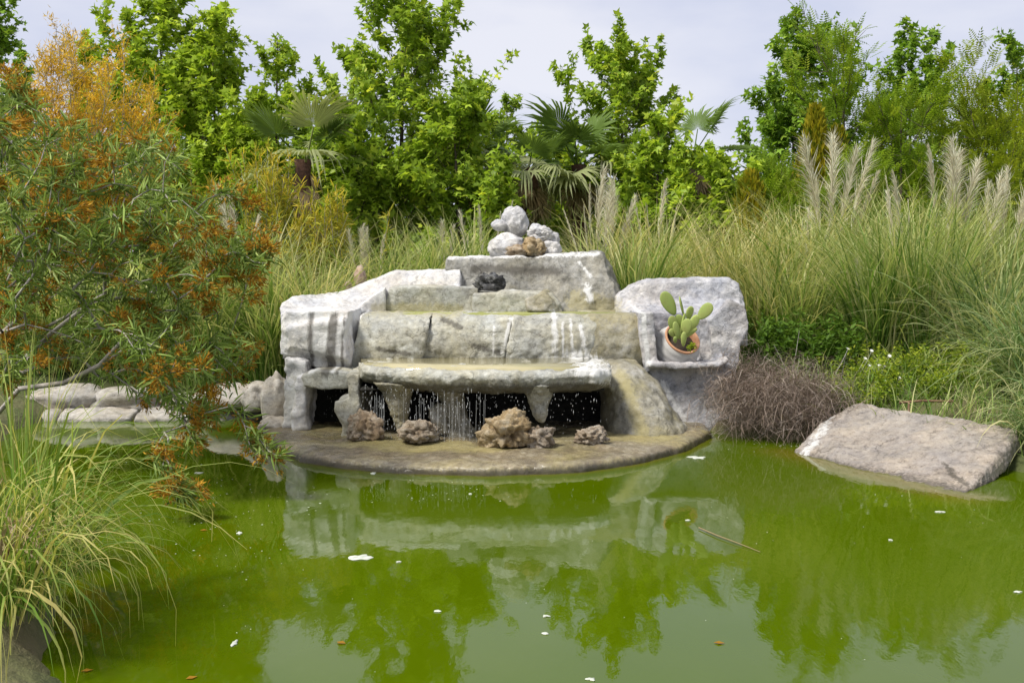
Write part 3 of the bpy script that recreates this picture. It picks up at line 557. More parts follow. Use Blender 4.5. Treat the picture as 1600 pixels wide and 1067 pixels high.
# left bank rocks
for k, (px_, py_, Y, w_, h_, dp, sd, lb) in enumerate((
        (432, 650, 11.0, 40, 72, .4, 41, 'upright grey boulder touching the left side of the fountain'),
        (404, 632, 11.45, 52, 44, .45, 42, 'rounded tan boulder next to the upright grey one'),
        (365, 628, 11.7, 90, 36, .5, 43, 'long low pale rock on the left bank near the fountain'),
        (430, 664, 10.75, 50, 22, .4, 44, 'flat pale rock at the waterline left of the platform'),
        (300, 630, 11.9, 90, 30, .5, 45, 'pale rock on the left bank behind hanging orange blossoms'),
        (205, 632, 12.0, 120, 44, .6, 46, 'broad whitish rock on the left bank under the shrub'),
        (110, 634, 12.0, 110, 52, .6, 47, 'tallest whitish rock on the left bank below the shrub branches'),
        (25, 636, 12.0, 110, 40, .6, 48, 'grey rock at the far left edge of the bank'))):
    p = at(px_, py_, Y); stone('bank_rock', (p.x, p.y, p.z - .06), (w_ * Y / FPX, dp, h_ * Y / FPX * (1.25 if px_ > 330 else 1.0)), M['bank_stone'], sd, lb, 'rock', 'rocks along the left bank', sub=4, rough=.24, square=.8)
for k, (xa, xb, lb) in enumerate(((-20, 85, 'stretch of pale pond kerb at the far left edge'), (88, 205, 'stretch of pale pond kerb below the broad whitish rock'), (208, 315, 'stretch of pale pond kerb below the hanging branches'), (318, 412, 'stretch of pale pond kerb nearest the fountain'))):
    a, b = onz(xa, 657 + 2 * math.sin(k), 0), onz(xb, 656 + 2 * math.sin(k + 1), 0)
    rock('kerb_stone', [loft([[(q.x, q.y, -.2), (q.x, q.y - .03, .04), (q.x, q.y + .1, .08), (q.x, q.y + .5, .14), (q.x, q.y + .5, -.2)] for q in (a, b)])], M['bank_stone'], None, .03, 3, ((.3, .07), (.08, .02)), stains=False, band=.02)
    finish(C.objects[-1], lb, 'kerb', 'kerb stones along the left bank')

# tilted slab on the right
n_ = (SLAB[1] - SLAB[0]).cross(SLAB[3] - SLAB[0]).normalized(); n_ = n_ if n_.z > 0 else -n_
A_, B_, C_, D_ = SLAB; low = [q - n_ * .13 for q in SLAB]
edge = lambda q, u: q + n_ * u
A2 = A_ - Vector((.0, .05, .05)); B2 = B_ - Vector((0, .02, .02))
stain(WHITE, 1225, 705, 1320, 640, 2, 9.9); stain(WHITE, 1440, 640, 1500, 648, 5, 9.4); stain(DARK, 1505, 755, 1515, 745, 4, 8.1)
mid = lambda a, b, u: a.lerp(b, u)
top = [A2, mid(A2, B2, .5) - Vector((0, -.03, 0)), B2, mid(B2, C_, .5), C_, mid(C_, D_, .5) + n_ * .02, D_, mid(A2, D_, .55) + Vector((-.06, .04, .03))]
rock('tilted_slab', [loft([[q - n_ * .15 for q in top], [q - n_ * .02 for q in top], [(q - (sum(top, Vector()) / 8)) * .975 + sum(top, Vector()) / 8 for q in top]])], M['slab_rock'], None, .016, 1, ((.5, .06), (.12, .04), (.035, .022)), band=.03)
finish(C.objects[-1], 'large tilted pinkish grey concrete slab sloping into the water on the right', 'slab')
stone('mound_rock', (2.66, 10.9, -.28), (1.0, .8, .85), M['bank_stone'], 51, 'pale rock half buried under the dry brown brush', 'rock', rough=.25)
p = at(1425, 640, 9.75); g = Geo()
tube(g, [at(1405, 629, 9.9), at(1440, 626, 9.9), at(1490, 627, 9.8)], .012, 6); tube(g, [at(1420, 628, 9.88), at(1420, 648, 9.78), at(1421, 664, 9.7)], .010, 6)
finish(g.make('rusty_rod', M['rust'], loc=tuple(at(1420, 664, 9.7))), 'thin rusty bent rod lying on the top edge of the slab', 'rod')

# ------------------------------------------------------------------ pot and cactus
ax = Vector((.29, -.70, .65)).normalized(); mouth = at(1067, 528, 10.90); base = mouth - ax * .43
POT = empty('clay_pot', base, 'tilted grey clay pot with terracotta rim in the fountain niche', 'pot')
u_ = ax.orthogonal().normalized(); v_ = ax.cross(u_)
def lathe(prof, k=40):
    V = []; 
    for h, r in prof:
        for j in range(k):
            a = 2 * math.pi * j / k; V.append(base + ax * h * 1.06 + (u_ * math.cos(a) + v_ * math.sin(a)) * r)
    n = len(prof); i = np.arange(n - 1)[:, None] * k; j = np.arange(k)[None]; j2 = (j + 1) % k
    return np.array([tuple(q) for q in V]), np.stack([i + j, i + j2, i + k + j2, i + k + j], -1).reshape(-1, 4)
prof = [(0, .001), (0, .13), (.05, .165)]
for h in np.linspace(.07, .36, 30): prof.append((h, .166 + .072 * math.sin((h - .05) / .36 * math.pi) ** .8 + .0022 * math.sin(h * 110)))
V, Q = lathe(prof + [(.385, .178)]); add('pot_body', V, [Q], M['pot_clay'], POT, True)
V, Q = lathe([(.378, .180), (.39, .186), (.402, .186), (.406, .180), (.402, .166), (.38, .152), (.30, .16)]); add('pot_rim', V, [Q], M['pot_rim'], POT, True)
V, Q = lathe([(.33, .157), (.345, .1), (.35, .001)]); add('soil', V, [Q], M['soil'], POT, True)
CAC = empty('prickly_pear', base + ax * .39, 'prickly pear cactus with green oval pads growing in the tilted pot', 'cactus')
pads = [((345, 390), (220, 165), 20, .2, .0), ((430, 400), (385, 208), 15, 1.35, .02), ((470, 440), (502, 303), 13, .5, .03), ((572, 432), (702, 280), 17, -.2, -.02), ((485, 555), (565, 390), 14, .3, .0),
        ((405, 530), (372, 385), 14, -.3, .03), ((355, 570), (302, 400), 15, .2, -.01), ((385, 630), (338, 455), 12, .5, -.05), ((445, 590), (470, 425), 15, -.2, -.04), ((425, 700), (432, 555), 9, .3, -.08), ((335, 605), (298, 525), 10, .1, -.05),
        ((345, 665), (345, 600), 6, 0, -.08), ((400, 620), (440, 370), 8, .8, 0.0), ((420, 620), (560, 520), 7, .2, 0.02)]
pv, pf_ = ico(3)
for (xa, ya), (xb, yb), wd, yaw, dY in pads:
    Yp = 10.80 + dY; a = at(1000 + xa / 6.275, 430 + ya / 6.275, Yp); b = at(1000 + xb / 6.275, 430 + yb / 6.275, Yp - .03)
    d = b - a; L = d.length; d.normalize(); nrm = Vector((math.sin(yaw), -math.cos(yaw), .15)); X = d.cross(nrm).normalized(); nrm = X.cross(d)
    Vp = pv.copy(); s_ = (Vp[:, 1] + 1) / 2; wid = wd * .0063 * .5 * 1.16 * (.72 + .42 * s_)
    P_ = np.array(a)[None] + s_[:, None] * L * np.array(d)[None] + (Vp[:, 0] * wid)[:, None] * np.array(X)[None] + (Vp[:, 2] * .013)[:, None] * np.array(nrm)[None]
    add('pad', P_, [pf_], M['cactus'], CAC, True, np.tile((random.random(), .5, random.random()), (len(P_), 1)))
# small weed at the pot rim
LV = np.array([(0, 0, 0), (-.5, .45, .05), (0, 1, 0), (.5, .45, .05)]); LQ = np.array([(0, 1, 2, 3)])
def rand_dirs(n, up=0.0, flat=1.0):
    d = rng.normal(0, 1, (n, 3)); d[:, 2] = d[:, 2] * flat + up; return unit(d)
g = Geo(); c = np.array(at(1082, 541, 10.66)); P = c + rng.normal(0, .022, (70, 3)); scatter(g, LV, LQ, [], P, rand_dirs(70, .5), rand_dirs(70, 1), rng.uniform(.015, .03, 70), rng.random((70, 3)))
finish(g.make('pot_weed', M['locust_yellow'], loc=tuple(c)), 'tiny yellow green weed on the right rim of the pot', 'weed')

# ------------------------------------------------------------------ foam and flotsam
def foam(px_, py_, w_, d_, seed, label):
    p = onz(px_, py_, 0); rr = random.Random(seed); k = 22; s = p.y / FPX; wx = w_ * s / 2 * .72; wy = wx * d_
    ra = [1 + .9 * mnoise.noise(Vector((math.cos(2 * math.pi * j / k) * 1.3 + seed, math.sin(2 * math.pi * j / k) * 1.3, seed * .7))) for j in range(k)]
    V = []; 
    for f, z in ((1, .001), (.9, .004), (.5, .006)):
        V += [(p.x + wx * f * ra[j] * math.cos(2 * math.pi * j / k), p.y + wy * f * ra[j] * math.sin(2 * math.pi * j / k), z + rr.uniform(0, .002)) for j in range(k)]
    V.append((p.x, p.y, .006)); Q = [(r * k + j, r * k + (j + 1) % k, (r + 1) * k + (j + 1) % k, (r + 1) * k + j) for r in range(2) for j in range(k)]; T = [(2 * k + j, 2 * k + (j + 1) % k, 3 * k) for j in range(k)]
    finish(add('foam_patch', np.array(V), [np.array(Q), np.array(T)], M['foam'], None, True, loc=(p.x, p.y, 0)), label, 'foam', 'foam patches on the pond')
for k, a in enumerate(((1090, 715, 34, .9, 'biggest white foam blob at the right tip of the platform'), (562, 871, 44, .9, 'thin ragged white foam streak below the fountain reflection'), (853, 963, 15, .9, 'small foam fleck in the middle of the open water'), (852, 990, 12, .9, 'tiny foam fleck just below the middle one'),
        (683, 955, 15, .8, 'small foam fleck left of the middle of the open water'), (924, 1062, 18, .8, 'foam fleck at the very bottom edge of the picture'), (622, 878, 10, .8, 'tiny foam fleck right of the ragged streak'), (374, 833, 13, 1.4, 'foam fleck under the hanging orange blossom'),
        (1469, 800, 16, .8, 'foam fleck below the tilted slab'), (1391, 844, 10, .8, 'tiny foam fleck in the water right of the floating stem'), (310, 739, 18, .6, 'long white foam fleck under the shrub'), (241, 752, 18, .6, 'white foam fleck near the left grass clump'),
        (582, 740, 17, 1.2, 'white foam fleck touching the front of the platform'), (735, 772, 8, .8, 'tiny foam fleck in front of the platform'), (366, 1005, 12, 2.5, 'pale foam fleck in the dark water at lower left'), (1590, 925, 20, .5, 'thin foam streak at the right edge of the water'), (1075, 813, 12, .5, 'tiny foam line near the floating stem'))):
    foam(*a[:4], k + 3, a[4])
g = Geo(); hexa_ = np.array([(math.cos(a), math.sin(a), 0) for a in np.linspace(0, 2 * math.pi, 6, endpoint=False)] + [(0, 0, .5)]); hf = np.array([(j, (j + 1) % 6, 6) for j in range(6)])
def flecks(n, cx, cy, sx, sy, r0, r1):
    for k in range(n):
        x, y = random.gauss(cx, sx), random.gauss(cy, sy)
        if y < 745 and 420 < x < 1120 or y < 690: continue
        p = onz(x, min(y, 1080), 0); r = random.uniform(r0, r1) * random.uniform(.5, 1); g.put(np.array((p.x, p.y, .001)) + hexa_ * np.array((r, r * random.uniform(.5, 1.2), .004)), hf)
flecks(60, 340, 790, 60, 40, .002, .009); flecks(30, 640, 768, 70, 14, .002, .008); flecks(18, 720, 768, 30, 10, .002, .010); flecks(16, 480, 775, 25, 16, .003, .010); flecks(26, 1240, 698, 40, 6, .003, .010)
flecks(30, 800, 850, 350, 100, .002, .005); flecks(16, 1380, 800, 120, 50, .002, .006); flecks(24, 380, 870, 60, 40, .002, .007)
finish(g.make('foam_flecks', M['foam']), 'scattered tiny white foam flecks on the green water', 'foam', kind='stuff')
g = Geo(); tube(g, [onz(1092, 824, .01), onz(1120, 836, .012), onz(1150, 847, .012), onz(1188, 862, .005)], [.0045, .004, .0035, .002], 5)
finish(g.make('straw_stalk', M['straw'], loc=tuple(onz(1140, 842, 0))), 'thin straw coloured stem floating right of centre', 'stem')
for k, (x, y, lb) in enumerate(((526, 1002, 'orange leaf speck drifting right of the left grass clump'), (1115, 1003, 'brown leaf speck in the open water at lower right'), (312, 828, 'dark brown sunken leaf under the orange blossom'), (126, 1048, 'orange leaf speck at the foot of the left grass clump'), (290, 1060, 'pale brown leaf speck near the bottom edge at left'))):
    p = onz(x, y, .004); g = Geo(); scatter(g, LV * np.array((.7, 1, 1)), LQ, [], np.array([p]), np.array([(1., .3 * k - .5, 0)]), np.array([(0, 0, 1.)]), np.array([.05]), np.array([(.4, .5, .5)]))
    finish(g.make('floating_leaf', M['orange_flower'], loc=tuple(p)), lb, 'leaf', 'leaves floating on the pond')

# ------------------------------------------------------------------ trees
STAR_V = np.array([(0, .06, .02), (-.62, .42, -.08), (0, 1.0, -.12), (.62, .42, -.08), (-.30, .02, .0), (-.17, .46, .04), (.17, .46, .04), (.30, .02, 0)]); STAR_Q = np.array([(0, 4, 1, 5), (0, 5, 2, 6), (0, 6, 3, 7)])
PIN_V, PIN_Q = [], []
for k in range(6):
    y = .12 + .15 * k; l = .30 * (1 - .45 * abs(k - 2) / 4)
    for s in (-1, 1):
        b = len(PIN_V); PIN_V += [(0, y, 0), (s * l * .5, y + .085, -.02), (s * l, y + .10, -.07), (s * l * .5, y - .015, -.02)]; PIN_Q.append((b, b + 1, b + 2, b + 3) if s < 0 else (b, b + 3, b + 2, b + 1))
b = len(PIN_V); PIN_V += [(0, .95, -.04), (-.06, 1.07, -.06), (0, 1.22, -.1), (.06, 1.07, -.06)]; PIN_Q.append((b, b + 1, b + 2, b + 3))
PIN_V, PIN_Q = np.array(PIN_V), np.array(PIN_Q)
LANCE_V = np.array([(0, 0, 0), (-.5, .35, .03), (-.3, .75, .02), (0, 1, -.05), (.3, .75, .02), (.5, .35, .03)]); LANCE_T = np.array([(0, 2, 1), (0, 3, 2), (0, 4, 3), (0, 5, 4)])
def curve(a, d, L, up, n=6, wob=.04):
    a = np.array(a, float); d = np.array(d, float); pts = [a.copy()]
    for k in range(n):
        d = d + np.array((0, 0, up / n)) + rng.normal(0, wob, 3); d /= np.linalg.norm(d); a = a + d * L / n; pts.append(a.copy())
    return np.array(pts)
def tree(name, label, px_, Y, top, prof, mat, nb=34, leaves=6500, lsize=.125, kind='star', group='trees behind the pond', trunk=.05, low=.18, up=.6, seed=0, spread=.062, lean=0.0, fork=None, el=(8, 48)):
    global rng
    if kind == 'star': leaves = int(leaves * 1.12); nb = int(nb * 1.15)
    prof = [(t_, r_ * (1.22 if t_ < .97 else 1.3)) for t_, r_ in prof]
    rng = np.random.default_rng(100 + seed); X = (px_ - 800) / FPX * Y; z0 = gz(X, Y) - .05; H = at(px_, top, Y).z - z0
    o = empty(name, (X, Y, z0), label, 'tree', group)
    tr = np.array([(X + lean * s * H + .05 * math.sin(3 * s + seed), Y + .04 * math.sin(4 * s + seed), z0 + H * s) for s in np.linspace(0, .985, 12)])
    gt = Geo(); gbr = Geo(); tube(gt, tr, np.interp(np.linspace(0, 1, 12), [0, .1, 1], [trunk * 1.3, trunk, .008]), 7)
    P, D = [], []
    m = px_ and Y / FPX
    for b in range(nb):
        t = low + (1 - low) * ((b + .5) / nb) ** .92 * .97; r = np.interp(t, [q[0] for q in prof], [q[1] for q in prof]) * Y / FPX * rng.uniform(.62, 1.12)
        az = b * 2.399 + rng.normal(0, .35); e = R(rng.uniform(*el)) + .35 * t; L = r / max(.35, math.cos(e)) ; st_ = np.array([np.interp(t, np.linspace(0, .985, 12), tr[:, k]) for k in range(3)]); st_[2] -= r * .55
        st_[2] = max(st_[2], z0 + .25)
        c = curve(st_, (math.cos(az) * math.cos(e), math.sin(az) * math.cos(e), math.sin(e)), L, up, 6, .07); reach = np.hypot(*(c[-1] - c[0])[:2]); c[:, :2] = c[0, :2] + (c[:, :2] - c[0, :2]) * min(2.2, r / max(reach, .05))
        tube(gbr, c, np.linspace(trunk * .32 * (1.1 - t), .004, 7), 4)
        segs = [(c, 1.0)]
        for q in range(7 if r > .5 else 4):
            u = rng.uniform(.25, .95); i = min(5, int(u * 6)); a = c[i]; dd = unit(c[i + 1] - c[i]); s = unit(dd + rng.normal(0, .75, 3) + np.array((0, 0, .2))); tw = curve(a, s, L * rng.uniform(.25, .45), .5, 4, .08)
            tube(gbr, tw, np.linspace(.007, .003, 5), 3); segs.append((tw, .55))
        for c_, wgt in segs:
            n = max(3, int(40 * wgt * L)); u = rng.uniform(.15 if wgt < 1 else .45, 1.04, n) * (len(c_) - 1); i = np.clip(u.astype(int), 0, len(c_) - 2); f = (u - i)[:, None]
            P.append(c_[i] * (1 - f) + c_[i + 1] * f); D.append(np.tile(unit(c_[-1] - c_[0]), (n, 1)))
    ntop = 60; u = rng.uniform(.8, 1.0, ntop); P.append(np.stack([np.interp(u, np.linspace(0, .985, 12), tr[:, k]) for k in range(3)], -1)); D.append(np.tile((0, 0, 1.), (ntop, 1)))
    P = np.concatenate(P); D = np.concatenate(D); k = rng.integers(0, len(P), leaves)
    hgt = (P[k, 2] - z0) / H; P2 = P[k] + rng.normal(0, 1, (leaves, 3)) * (spread * (1.25 - .6 * hgt))[:, None]
    out = unit(P2 - np.stack([np.full(leaves, X), np.full(leaves, Y), P2[:, 2] - .6], -1))
    clump = .5 + .5 * np.sin(P[k, 0] * 3.1 + seed) * np.sin(P[k, 2] * 3.7 + seed * 2) * np.sin(P[k, 1] * 3.3)
    tint = np.stack([np.clip(.22 + .36 * clump + rng.normal(0, .2, leaves), 0, 1), rng.random(leaves), rng.random(leaves)], -1)
    gl = Geo()
    if kind == 'star':
        dr = unit(D[k] * .5 + out * .5 + rng.normal(0, .55, (leaves, 3)) + np.array((0, 0, -.35))); nn = unit(out * .6 + np.array((0, 0, .7)) + rng.normal(0, .5, (leaves, 3)))
        scatter(gl, STAR_V, STAR_Q, [], P2, dr, nn, lsize * rng.uniform(.65, 1.25, leaves), tint)
    elif kind == 'pin':
        dr = unit(out * .7 + D[k] * .4 + rng.normal(0, .5, (leaves, 3)) + np.array((0, 0, .1))); nn = unit(np.array((0, 0, 1.)) + out * .2 + rng.normal(0, .35, (leaves, 3)))
        scatter(gl, PIN_V, PIN_Q, [], P2, dr, nn, lsize * rng.uniform(.6, 1.2, leaves), tint)
    else:
        dr = unit(D[k] * .8 + rng.normal(0, .5, (leaves, 3))); nn = unit(out + rng.normal(0, .5, (leaves, 3)))
        scatter(gl, LANCE_V * np.array((.22, 1, 1)), [], LANCE_T, P2, dr, nn, lsize * rng.uniform(.6, 1.2, leaves), tint)
    to = gt.make('trunk', M['bark'], o, True); bo = gbr.make('branches', M['bark'], o, True); bo.parent = to; gl.make('crown', M[mat], o)
    return o
CONE = lambda r: [(0, r * .75), (.25, r), (.5, r * .8), (.75, r * .5), (1, r * .1)]
SG = 'sweetgum trees behind the pond'
tree('sweetgum_tree', 'bright green star-leaved tree reaching the top edge behind the orange shrub', 262, 21, -28, [(0, 110), (.3, 122), (.55, 98), (.8, 58), (1, 10)], 'sweetgum_bright', 50, 12500, seed=1, group=SG)
tree('sweetgum_tree', 'bright green tree with twin spires right of the tallest left one', 345, 20.4, 12, [(0, 90), (.3, 95), (.6, 64), (.85, 34), (1, 8)], 'sweetgum_bright', 38, 8500, seed=2, group=SG)
tree('sweetgum_tree', 'small light green treetop peeping above the orange-brown tree', 150, 22, 55, [(0, 60), (.4, 45), (.8, 22), (1, 6)], 'sweetgum_bright', 24, 3200, seed=3, group=SG)
tree('sweetgum_tree', 'slim darker green tree standing behind the left fan palm', 437, 24, 52, [(0, 60), (.4, 62), (.65, 46), (.85, 22), (1, 6)], 'sweetgum', 32, 5500, seed=4, group=SG)
tree('sweetgum_tree', 'large open-branched green tree behind the left half of the fountain', 628, 20, -50, [(0, 125), (.25, 138), (.45, 118), (.65, 86), (.85, 44), (1, 8)], 'sweetgum', 52, 12000, seed=5, group=SG, trunk=.06, spread=.058)
tree('sweetgum_tree', 'low leafy green tree in front of the brown palm trunk', 560, 18.6, 205, [(0, 70), (.4, 78), (.75, 52), (1, 14)], 'sweetgum', 26, 5200, seed=6, group=SG)
tree('sweetgum_tree', 'low leafy green tree right behind the boulder pile', 712, 18.8, 165, [(0, 96), (.4, 100), (.75, 68), (1, 14)], 'sweetgum', 34, 8000, seed=7, group=SG)
tree('sweetgum_tree', 'green tree with several upright tips between the two middle palms', 972, 21, 58, [(0, 110), (.3, 104), (.55, 78), (.8, 56), (1, 12)], 'sweetgum', 40, 8500, seed=8, group=SG)
tree('sweetgum_tree', 'low leafy green tree in front of the right-hand palm', 1030, 18.4, 185, [(0, 66), (.4, 72), (.75, 48), (1, 12)], 'sweetgum', 26, 5200, seed=9, group=SG)
tree('sweetgum_tree', 'tall conical dark green tree right of the right-hand palm', 1238, 22, 18, [(0, 108), (.3, 110), (.5, 90), (.75, 50), (1, 6)], 'sweetgum_dark', 48, 11000, seed=10, group=SG)
tree('sweetgum_tree', 'slender dark green tree with a pointed top, second from right', 1420, 22, 38, [(0, 60), (.35, 62), (.65, 56), (.85, 36), (1, 8)], 'sweetgum_dark', 34, 5600, seed=11, group=SG, lean=-.02)
tree('sweetgum_tree', 'sparse dark green treetop at the right edge of the sky', 1574, 23, 72, [(0, 50), (.5, 52), (.75, 56), (.9, 36), (1, 10)], 'sweetgum_dark', 26, 3600, seed=12, group=SG)
tree('sweetgum_tree', 'dark green tree cut off by the left edge of the picture', -18, 24, -60, [(0, 60), (.5, 62), (.8, 50), (1, 20)], 'sweetgum_dark', 34, 6000, seed=13, group=SG)
tree('sweetgum_tree', 'small dark treetop beside the tree at the left edge', 48, 26, 66, [(0, 40), (.5, 34), (.85, 18), (1, 5)], 'sweetgum_dark', 22, 2600, seed=14, group=SG)
tree('sweetgum_tree', 'distant small treetop between the large open tree and the middle palms', 795, 28, 150, [(0, 50), (.5, 42), (.8, 24), (1, 6)], 'sweetgum', 26, 4200, seed=15, group=SG)
tree('sweetgum_tree', 'bushy green sapling below the drooping right palm leaf', 1125, 17.8, 245, [(0, 56), (.4, 62), (.75, 44), (1, 10)], 'sweetgum_bright', 24, 4400, seed=16, group=SG)
tree('sweetgum_tree', 'mid green leafy tree filling the gap right of the left fan palm', 500, 22.5, 165, [(0, 70), (.4, 66), (.75, 42), (1, 12)], 'sweetgum', 26, 4200, seed=17, group=SG)
tree('sweetgum_tree', 'light green leafy tree below the twin spires', 395, 19.4, 150, [(0, 62), (.4, 62), (.75, 40), (1, 12)], 'sweetgum_bright', 26, 4600, seed=18, group=SG)
tree('sweetgum_tree', 'leafy tree just left of the raised dark fan leaf', 858, 23, 205, [(0, 62), (.4, 62), (.75, 40), (1, 12)], 'sweetgum', 24, 3600, seed=19, group=SG)
PG = 'feathery-leaved trees on the right'
tree('locust_tree', 'feathery light green tree in front of the tall conical one', 1312, 19, 70, [(0, 60), (.4, 74), (.7, 62), (.9, 46), (1, 18)], 'locust', 30, 1500, .26, 'pin', PG, seed=20, spread=.1)
tree('locust_tree', 'feathery light green tree below the slender pointed tree', 1405, 18.4, 160, [(0, 70), (.4, 78), (.75, 56), (1, 14)], 'locust', 30, 1900, .26, 'pin', PG, seed=21, spread=.1)
tree('locust_tree', 'broad yellow green feathery tree at the right edge', 1550, 18.8, 170, [(0, 105), (.4, 112), (.75, 80), (1, 24)], 'locust_yellow', 40, 3200, .26, 'pin', PG, seed=22, spread=.12)
tree('locust_tree', 'low feathery green tree left of the golden conifers', 1205, 17.6, 268, [(0, 60), (.4, 66), (.75, 44), (1, 12)], 'locust', 24, 1500, .25, 'pin', PG, seed=23, spread=.1)
tree('locust_tree', 'low feathery tree between the pampas plumes on the right', 1330, 17.2, 265, [(0, 60), (.4, 66), (.75, 46), (1, 12)], 'locust', 24, 1500, .25, 'pin', PG, seed=24, spread=.1)
def conifer(label, px_, Y, top, r, seed):
    global rng; rng = np.random.default_rng(seed); X = (px_ - 800) / FPX * Y; z0 = gz(X, Y) - .05; H = at(px_, top, Y).z - z0; n = 4200
    o = empty('golden_conifer', (X, Y, z0), label, 'tree', 'golden conifers'); gt = Geo(); tube(gt, [(X, Y, z0), (X, Y, z0 + H * .9)], [.05, .01], 6); gt.make('trunk', M['bark'], o, True)
    t = rng.random(n) ** .8; rr = r * Y / FPX * (np.sin(np.clip(t * .86 + .14, 0, 1) * math.pi) ** .7) * (.55 + .5 * rng.random(n)); az = rng.random(n) * 2 * math.pi
    rr *= 1 + .2 * np.sin(az * 5 + t * 9); P = np.stack([X + rr * np.cos(az), Y + rr * np.sin(az), z0 + .1 + t * H * .93], -1); out = np.stack([np.cos(az), np.sin(az), np.zeros(n)], -1)
    g = Geo(); scatter(g, LANCE_V * np.array((.35, 1, 1)), [], LANCE_T, P, unit(out * .35 + np.array((0, 0, 1.)) + rng.normal(0, .25, (n, 3))), unit(out + rng.normal(0, .6, (n, 3))), rng.uniform(.1, .2, n), np.stack([np.clip(rng.normal(.5, .25, n) , 0, 1), rng.random(n), rng.random(n)], -1)); g.make('crown', M['thuja'], o)
conifer('golden yellow conifer rising behind the tallest pampas plumes', 1268, 18.0, 160, 30, 30)
conifer('second golden conifer close to the right of the first', 1302, 18.2, 195, 26, 31)
conifer('short golden conifer left of the others', 1170, 17.0, 272, 30, 32)
# dark bushes under and behind the trees
bushes = [(40, 26, 250, 110), (200, 25, 240, 110), (330, 25, 235, 100), (450, 24, 250, 90), (560, 24, 255, 90), (660, 25, 285, 80), (760, 25, 255, 90), (860, 24, 270, 80), (960, 24, 260, 90), (1070, 23, 265, 90), (1180, 23, 275, 90), (1290, 23, 250, 90), (1390, 23, 240, 90), (1490, 23, 245, 90), (1600, 23, 235, 90)]
place = ['behind the tree at the left edge', 'behind the orange-brown tree', 'behind the bright twin-spired tree', 'behind the left fan palm', 'behind the brown palm trunk', 'under the large open tree', 'left of the middle palms', 'under the left middle palm', 'between the middle palms', 'behind the right-hand palm', 'under the tall conical tree', 'behind the golden conifers', 'behind the feathery tree', 'left of the yellow green tree', 'behind the yellow green tree']
for k, (px_, Y, top, r) in enumerate(bushes):
    rng = np.random.default_rng(200 + k); X = (px_ - 800) / FPX * Y; z0 = gz(X, Y); H = at(px_, top, Y).z - z0; n = 2400; rx = r * Y / FPX
    o = empty('dark_bush', (X, Y, z0), 'dark green bush in the shade ' + place[k], 'bush', 'dark bushes under the trees')
    gt = Geo()
    for q in range(6): tube(gt, curve((X, Y, z0), rand_dirs(1, 1.5)[0], H * .8, .3, 4), np.linspace(.025, .006, 5), 4)
    gt.make('stem', M['bark'], o)
    d = unit(rng.normal(0, 1, (n, 3))); d[:, 2] = np.abs(d[:, 2]); rad = rng.uniform(.55, 1.05, n) * (1 + .2 * np.sin(d[:, 0] * 6 + k) * np.sin(d[:, 2] * 7)); P = np.array((X, Y, z0)) + d * rad[:, None] * np.array((rx, rx * .8, H)); P[:, 2] += rng.normal(0, .05, n)
    g = Geo(); scatter(g, LV * np.array((.9, 1, 1)), LQ, [], P, rand_dirs(n), unit(d + rng.normal(0, .4, (n, 3))), rng.uniform(.14, .26, n), rng.random((n, 3))); g.make('foliage', M['undergrowth'], o)

# ------------------------------------------------------------------ palms
def frond_mesh(name, mat, Rf=.85, pet=.7, ns=34, ang=230, droop=.25, seed=0, split=.55):
    rr = random.Random(seed); V, T, cols = [], [], []
    for q, (y, wd) in enumerate(((-pet, .022), (0, .012))): V += [(-wd, y, 0), (wd, y, 0), (0, y, -.02)]
    T += [(0, 1, 4), (0, 4, 3), (1, 2, 5), (1, 5, 4), (2, 0, 3), (2, 3, 5)]
    da = R(ang) / ns
    for k in range(ns):
        a0 = -R(ang) / 2 + k * da; am = a0 + da / 2; l = Rf * (1 - .28 * abs(am / (R(ang) / 2)) ** 2) * rr.uniform(.82, 1.12); b = len(V); cup = .10 * abs(math.sin(am)) 
        f = lambda a, r_, z: (math.sin(a) * r_, math.cos(a) * r_, z + cup * r_)
        dz = -droop * l * rr.uniform(.2, 2.0)
        V += [f(am, .02, 0), f(a0, split * l, -.012), f(am, split * l, .014), f(a0 + da, split * l, -.012), f(am - da * .3, .8 * l, dz * .35), f(am + da * .3, .8 * l, dz * .35), f(am + rr.uniform(-.03, .03), l, dz)]
        T += [(b, b + 1, b + 2), (b, b + 2, b + 3), (b + 1, b + 4, b + 2), (b + 2, b + 4, b + 5), (b + 2, b + 5, b + 3), (b + 4, b + 6, b + 5)]
    V = np.array(V); t = np.random.default_rng(seed).random((len(V), 3)); t[:, 0] = np.clip(.3 + .5 * np.linalg.norm(V[:, :2], axis=1), 0, 1)
    return build_mesh(name, V, [np.array(T)], mat, False, t)
FR = {'g': [frond_mesh('frond', M['palm_leaf'], seed=s, droop=.06 + .08 * s, Rf=.75) for s in range(3)], 'p': [frond_mesh('frond', M['palm_pale'], seed=5 + s, droop=.30 + .1 * s, ang=200) for s in range(2)], 'd': [frond_mesh('frond', M['palm_dead'], .8, .22, 22, 95 + 25 * s, .12, seed=9 + s, split=.2) for s in range(3)]}
